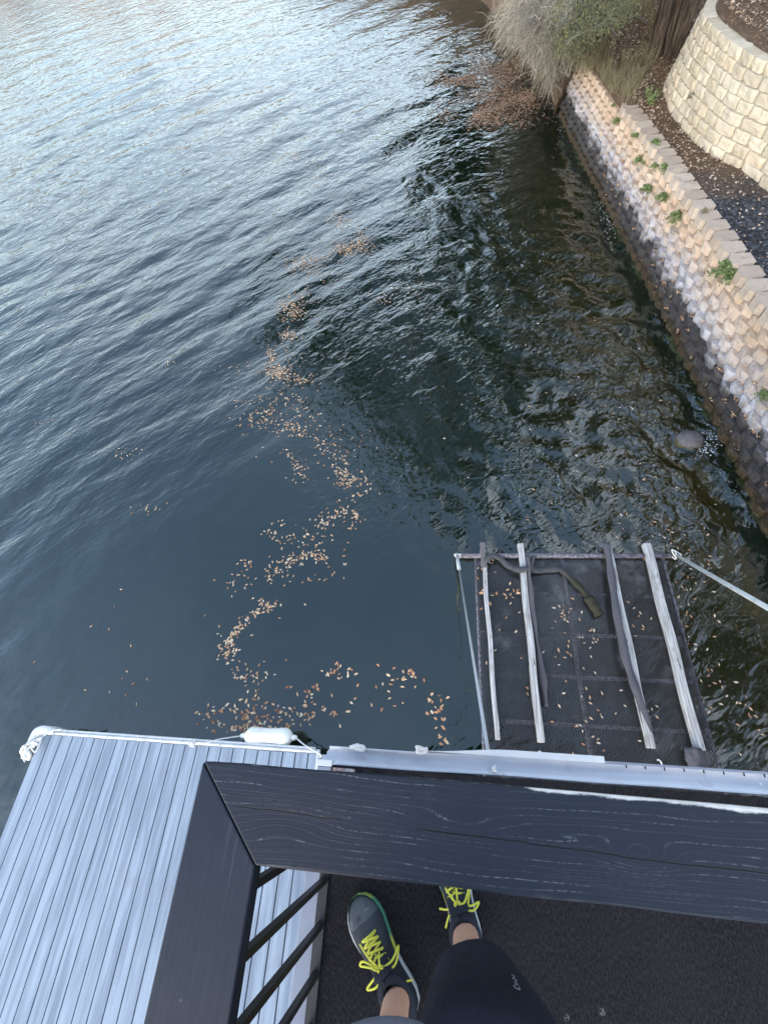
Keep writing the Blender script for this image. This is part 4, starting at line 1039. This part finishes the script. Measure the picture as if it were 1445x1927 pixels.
# face details on the head
hc = H(-.06, -.54, .165)
m = MB()
for sx in (-1, 1):
    m2 = MB(); c = hc+Vector((sx*.031, .088, .012)); m2.tube([c+Vector((0, -.010, 0)), c, c+Vector((0, .006, 0))], [.013, .011, .003], 10); m2.build('eye', 'eye_white', per, True)
    m2 = MB(); c = hc+Vector((sx*.083, -.01, .0)); m2.tube([c+Vector((0, 0, -.03)), c+Vector((sx*.008, 0, 0)), c+Vector((0, -.005, .03))], [.008, .017, .009], 8); m2.build('ear', 'skin', per, True)
m.tube([hc+Vector((0, .088, .02)), hc+Vector((0, .108, -.012)), hc+Vector((0, .118, -.028)), hc+Vector((0, .095, -.038))], [.008, .012, .016, .010], 8); m.build('nose', 'skin', per, True)
m = MB(); m.tube([hc+Vector((x, .094-abs(x)*.3, -.060)) for x in (-.024, -.012, 0, .012, .024)], [.003, .006, .007, .006, .003], 8); m.build('mouth', 'skin', per, True)
m = MB(); m.loft([[(hc + Vector((.090*math.cos(w)*math.cos(e), -.012+.104*math.sin(w)*math.cos(e), .035+.075*math.sin(e)+(.03 if math.sin(w) > .3 else -.02)*(1 if e < .3 else 0)))) for w in [6.2832*k/18 for k in range(18)]] for e in (-.1, .3, .7, 1.1, 1.5)]); m.build('hair', 'hair', per, True, subd=1)
# shorts
def ring(c, rx, ry, n=28, wob=.0, ph=0., z=0.): return [c + Vector((math.cos(2*math.pi*k/n)*rx*(1+wob*math.sin(k*1.35+ph)), math.sin(2*math.pi*k/n)*ry*(1+wob*math.cos(k*1.1+ph)), z*math.sin(2*math.pi*k/n+ph))) for k in range(n)]
m = MB()
RL = [(H(.052, -.462, 1.385), .104), (H(.052, -.462, 1.370), .108), (H(.053, -.463, 1.32), .112), (H(.060, -.472, 1.22), .130), (H(.064, -.486, 1.12), .148), (H(.060, -.503, 1.02), .165), (H(.042, -.515, .93), .172), (H(-.03, -.54, .86), .13)]
m.loft([ring(c, r, r*.98, 28, .028, i*.5) for i, (c, r) in enumerate(RL)], caps=(False, True))
LL = [(H(-.168, -.668, 1.385), .098), (H(-.168, -.666, 1.32), .102), (H(-.165, -.655, 1.2), .108), (H(-.16, -.64, 1.08), .118), (H(-.14, -.61, .96), .125), (H(-.12, -.58, .86), .13)]
m.loft([ring(c, r, r*.96, 28, .016, i*.7+2) for i, (c, r) in enumerate(LL)], caps=(False, True))
so = m.build('shorts', 'shorts_cloth', per, True, subd=1); so.modifiers.new('thick', 'SOLIDIFY').thickness = -.003
m = MB(); m.loft([ring(H(.052, -.462, 1.3865), .1055, .1035, 28, .012), ring(H(.052, -.462, 1.372), .1085, .1065, 28, .012), ring(H(.052, -.462, 1.362), .1085, .1065, 28, .012)], caps=(False, False)); m.build('hem', 'shorts_cloth', so, True)
# stitched tab on the thigh
o_ = Vector((0, 0, EYE))
def onthigh(px, py):
    d = (at(px, py, 3)-o_).normalized(); t = .8
    while t < 2:
        p = o_ + d*t; zz = EYE-p.z
        for (c1, r1), (c2, r2) in zip(RL, RL[1:]):
            if c1.z <= p.z <= c2.z:
                f = (p.z-c1.z)/(c2.z-c1.z); c = c1.lerp(c2, f); r = r1+(r2-r1)*f+.0015
                if math.hypot(p.x-c.x, p.y-c.y) < r: return p
        t += .002
    return None
tabs = [onthigh(x, y) for x, y in ((962, 1834), (968, 1838), (964, 1841), (972, 1845), (968, 1849), (974, 1852), (966, 1855), (972, 1860), (978, 1862), (975, 1855))]
tabs = [t for t in tabs if t]
if len(tabs) > 3: m = MB(); m.tube(spline(tabs, 4), .0009, 5); m.build('stitched_mark', 'white_stitch', so, True)
# shirt
m = MB(); SR = [(H(-.085, -.492, .945), .150, .150), (H(-.085, -.487, .92), .160, .158), (H(-.085, -.50, .84), .170, .155), (H(-.08, -.52, .74), .176, .15), (H(-.075, -.55, .60), .182, .135), (H(-.07, -.57, .48), .18, .115), (H(-.065, -.575, .42), .13, .09), (H(-.06, -.57, .385), .075, .07)]
m.loft([ring(c, a, b, 30, .010, i*.6) for i, (c, a, b) in enumerate(SR)], caps=(False, False))
for sx in (1, -1):
    P = [H(-.06+sx*.12, -.58, .455), H(-.06+sx*.19, -.59, .50), H(-.06+sx*.225, -.60, .63)]; m.tube(spline(P, 4), [.075, .075, .074, .073, .072, .070, .068, .066, .065], 16, caps=False)
m.build('shirt', 'heather_knit', per, True, subd=1)
# shoes
def shoe(heel, toe, mirror, laceseed):
    heel = Vector(heel); toe = Vector(toe); u = (toe-heel); L = u.length; u.normalize(); s = Vector((u.y, -u.x, 0))*mirror   # s: outer side
    tt = [0, .04, .12, .22, .32, .42, .52, .62, .72, .80, .87, .93, .97, 1.0]
    wo = [.014, .031, .041, .043, .041, .042, .047, .053, .056, .054, .047, .035, .022, .007]
    wi = [.014, .031, .039, .039, .036, .036, .041, .048, .054, .054, .050, .040, .028, .012]
    hh = [.100, .108, .112, .108, .100, .098, .091, .079, .067, .059, .053, .046, .038, .028]
    base = DK+.002
    def P(t, side, z): return heel + u*(t*L) + s*side + Vector((0, 0, base+z-heel.z))
    root = MB(); rings = []; n = 18
    for t, a, b, h in zip(tt, wo, wi, hh):
        r = []
        for k in range(n):
            w = math.pi*k/(n-1); c = math.cos(w); q = math.sin(w)
            side = (a if c > 0 else b)*1.0*math.copysign(abs(c)**.75, c); r.append(P(t, side, .024+(h-.024)*q**.62))
        rings.append(r)
    root.loft(rings, closed=False, caps=(False, False), tone=[max(.01, t) for t in tt]); upper = root.build('shoe', 'shoe_upper', per, True, subd=1)
    so_ = MB(); r2 = []
    for z, k in ((0, .96), (.006, 1.06), (.020, 1.10), (.030, 1.07), (.033, .99)):
        r2.append([P(t*(1.012)-.004, a*k+.001, z+.008*(max(0, t-.8)/.2)**2) for t, a in zip(tt, wo)] + [P(t*1.012-.004, -b*k-.001, z+.008*(max(0, t-.8)/.2)**2) for t, b in list(zip(tt, wi))[::-1]])
    n2 = len(r2[0]); V = [p for r in r2 for p in r]; F = []; T = []
    for i in range(len(r2)-1):
        for k in range(n2): 
            F.append((i*n2+k, i*n2+(k+1) % n2, (i+1)*n2+(k+1) % n2, (i+1)*n2+k)); kk = k % n2; T.append(max(.01, tt[kk] if kk < 14 else tt[27-kk]) if (kk >= 14 or tt[kk] > .9) else .01+.5*(tt[kk] > .93))
    F.append(tuple(range(n2-1, -1, -1))); T.append(.2); so_.add(V, F, T); so_.build('sole', 'shoe_sole', upper, True)
    co = MB(); c = P(.20, 0, .108)              # padded collar round the ankle and the tongue
    co.tube([c + u*math.cos(w)*.054 + s*math.sin(w)*.036 + Vector((0, 0, .010*math.cos(w)+.004*math.cos(2*w))) for w in [6.2832*k/24 for k in range(25)]], .0125, 10, caps=False)
    co.build('collar', 'dark_fabric', upper, True)
    tg = MB(); rings = []
    for i, (t, z, wd, th) in enumerate(((.395, .128, .024, .004), (.405, .128, .031, .008), (.42, .122, .031, .009), (.45, .112, .029, .008), (.50, .100, .026, .006), (.60, .085, .022, .004))):
        rings.append([P(t, wd*math.cos(w), z+th*math.sin(w)-.007*math.cos(w)**2) for w in [6.2832*k/14 for k in range(14)]])
    tg.loft(rings); tg.build('tongue', 'dark_fabric', upper, True)
    rr = random.Random(laceseed)
    def top(t, side): 
        h = np.interp(t, tt, hh); a = np.interp(t, tt, wo); q = min(.98, abs(side)/a); return P(t, side, .024+(h-.024)*max(.2, (1-q**2.6))**.5 + .006)
    la = MB(); rows = [.46, .505, .55, .595, .64, .685]
    for a, b in zip(rows, rows[1:]):
        for d in (1, -1):
            la.tube(spline([top(a, .026*d), top((a+b)/2, .008*d)+Vector((0, 0, .006)), top(b, -.022*d)], 5), .0032, 6, flat=.35, upv=(0, 0, 1))
    for t in (.46, .55, .64, .69): la.tube([top(t, -.026), top(t, 0)+Vector((0, 0, .003)), top(t, .026)], .0032, 6, flat=.35, upv=(0, 0, 1))
    k0 = top(.455, 0)+Vector((0, 0, .014)); la.tube([k0+Vector((.007*math.cos(w), .007*math.sin(w), 0)) for w in [.785*i for i in range(9)]], .005, 6)
    for d, (fw_, ou) in ((1, (.10, .055)), (-1, (.03, .062)), (1, (-.06, .07)), (-1, (-.20, .055))):
        fw_ += rr.uniform(-.05, .05); ou *= rr.uniform(.75, 1.1); e = k0 + u*(fw_*L) + s*(ou*d) + Vector((0, 0, -.03)); mid = k0.lerp(e, rr.uniform(.45, .65))+Vector((0, 0, rr.uniform(.004, .014))) + u*rr.uniform(-.02, .02)
        if fw_ > 0 or ou > .06: pts = spline([k0, mid+u*rr.uniform(.005, .010), e, mid-u*rr.uniform(.004, .009), k0], 6)
        else: pts = spline([k0, mid, e], 6)
        la.tube(pts, .0030, 6, flat=.6, upv=(0, 0, 1))
    for k in range(3):
        e = k0 + u*rr.uniform(.02, .08) + s*rr.uniform(-.03, .03); la.tube(spline([k0, (k0+e)/2+Vector((0, 0, .012)), e+Vector((0, 0, -.004))], 5), .0028, 6, flat=.6, upv=(0, 0, 1))
    la.build('laces', 'yellow_lace', upper, True)
    return upper
shoe((-.125, -.655, DK), (-.322, -.412, DK), -1, 5)
shoe((.050, -.518, DK), (-.040, -.215, DK), 1, 9)
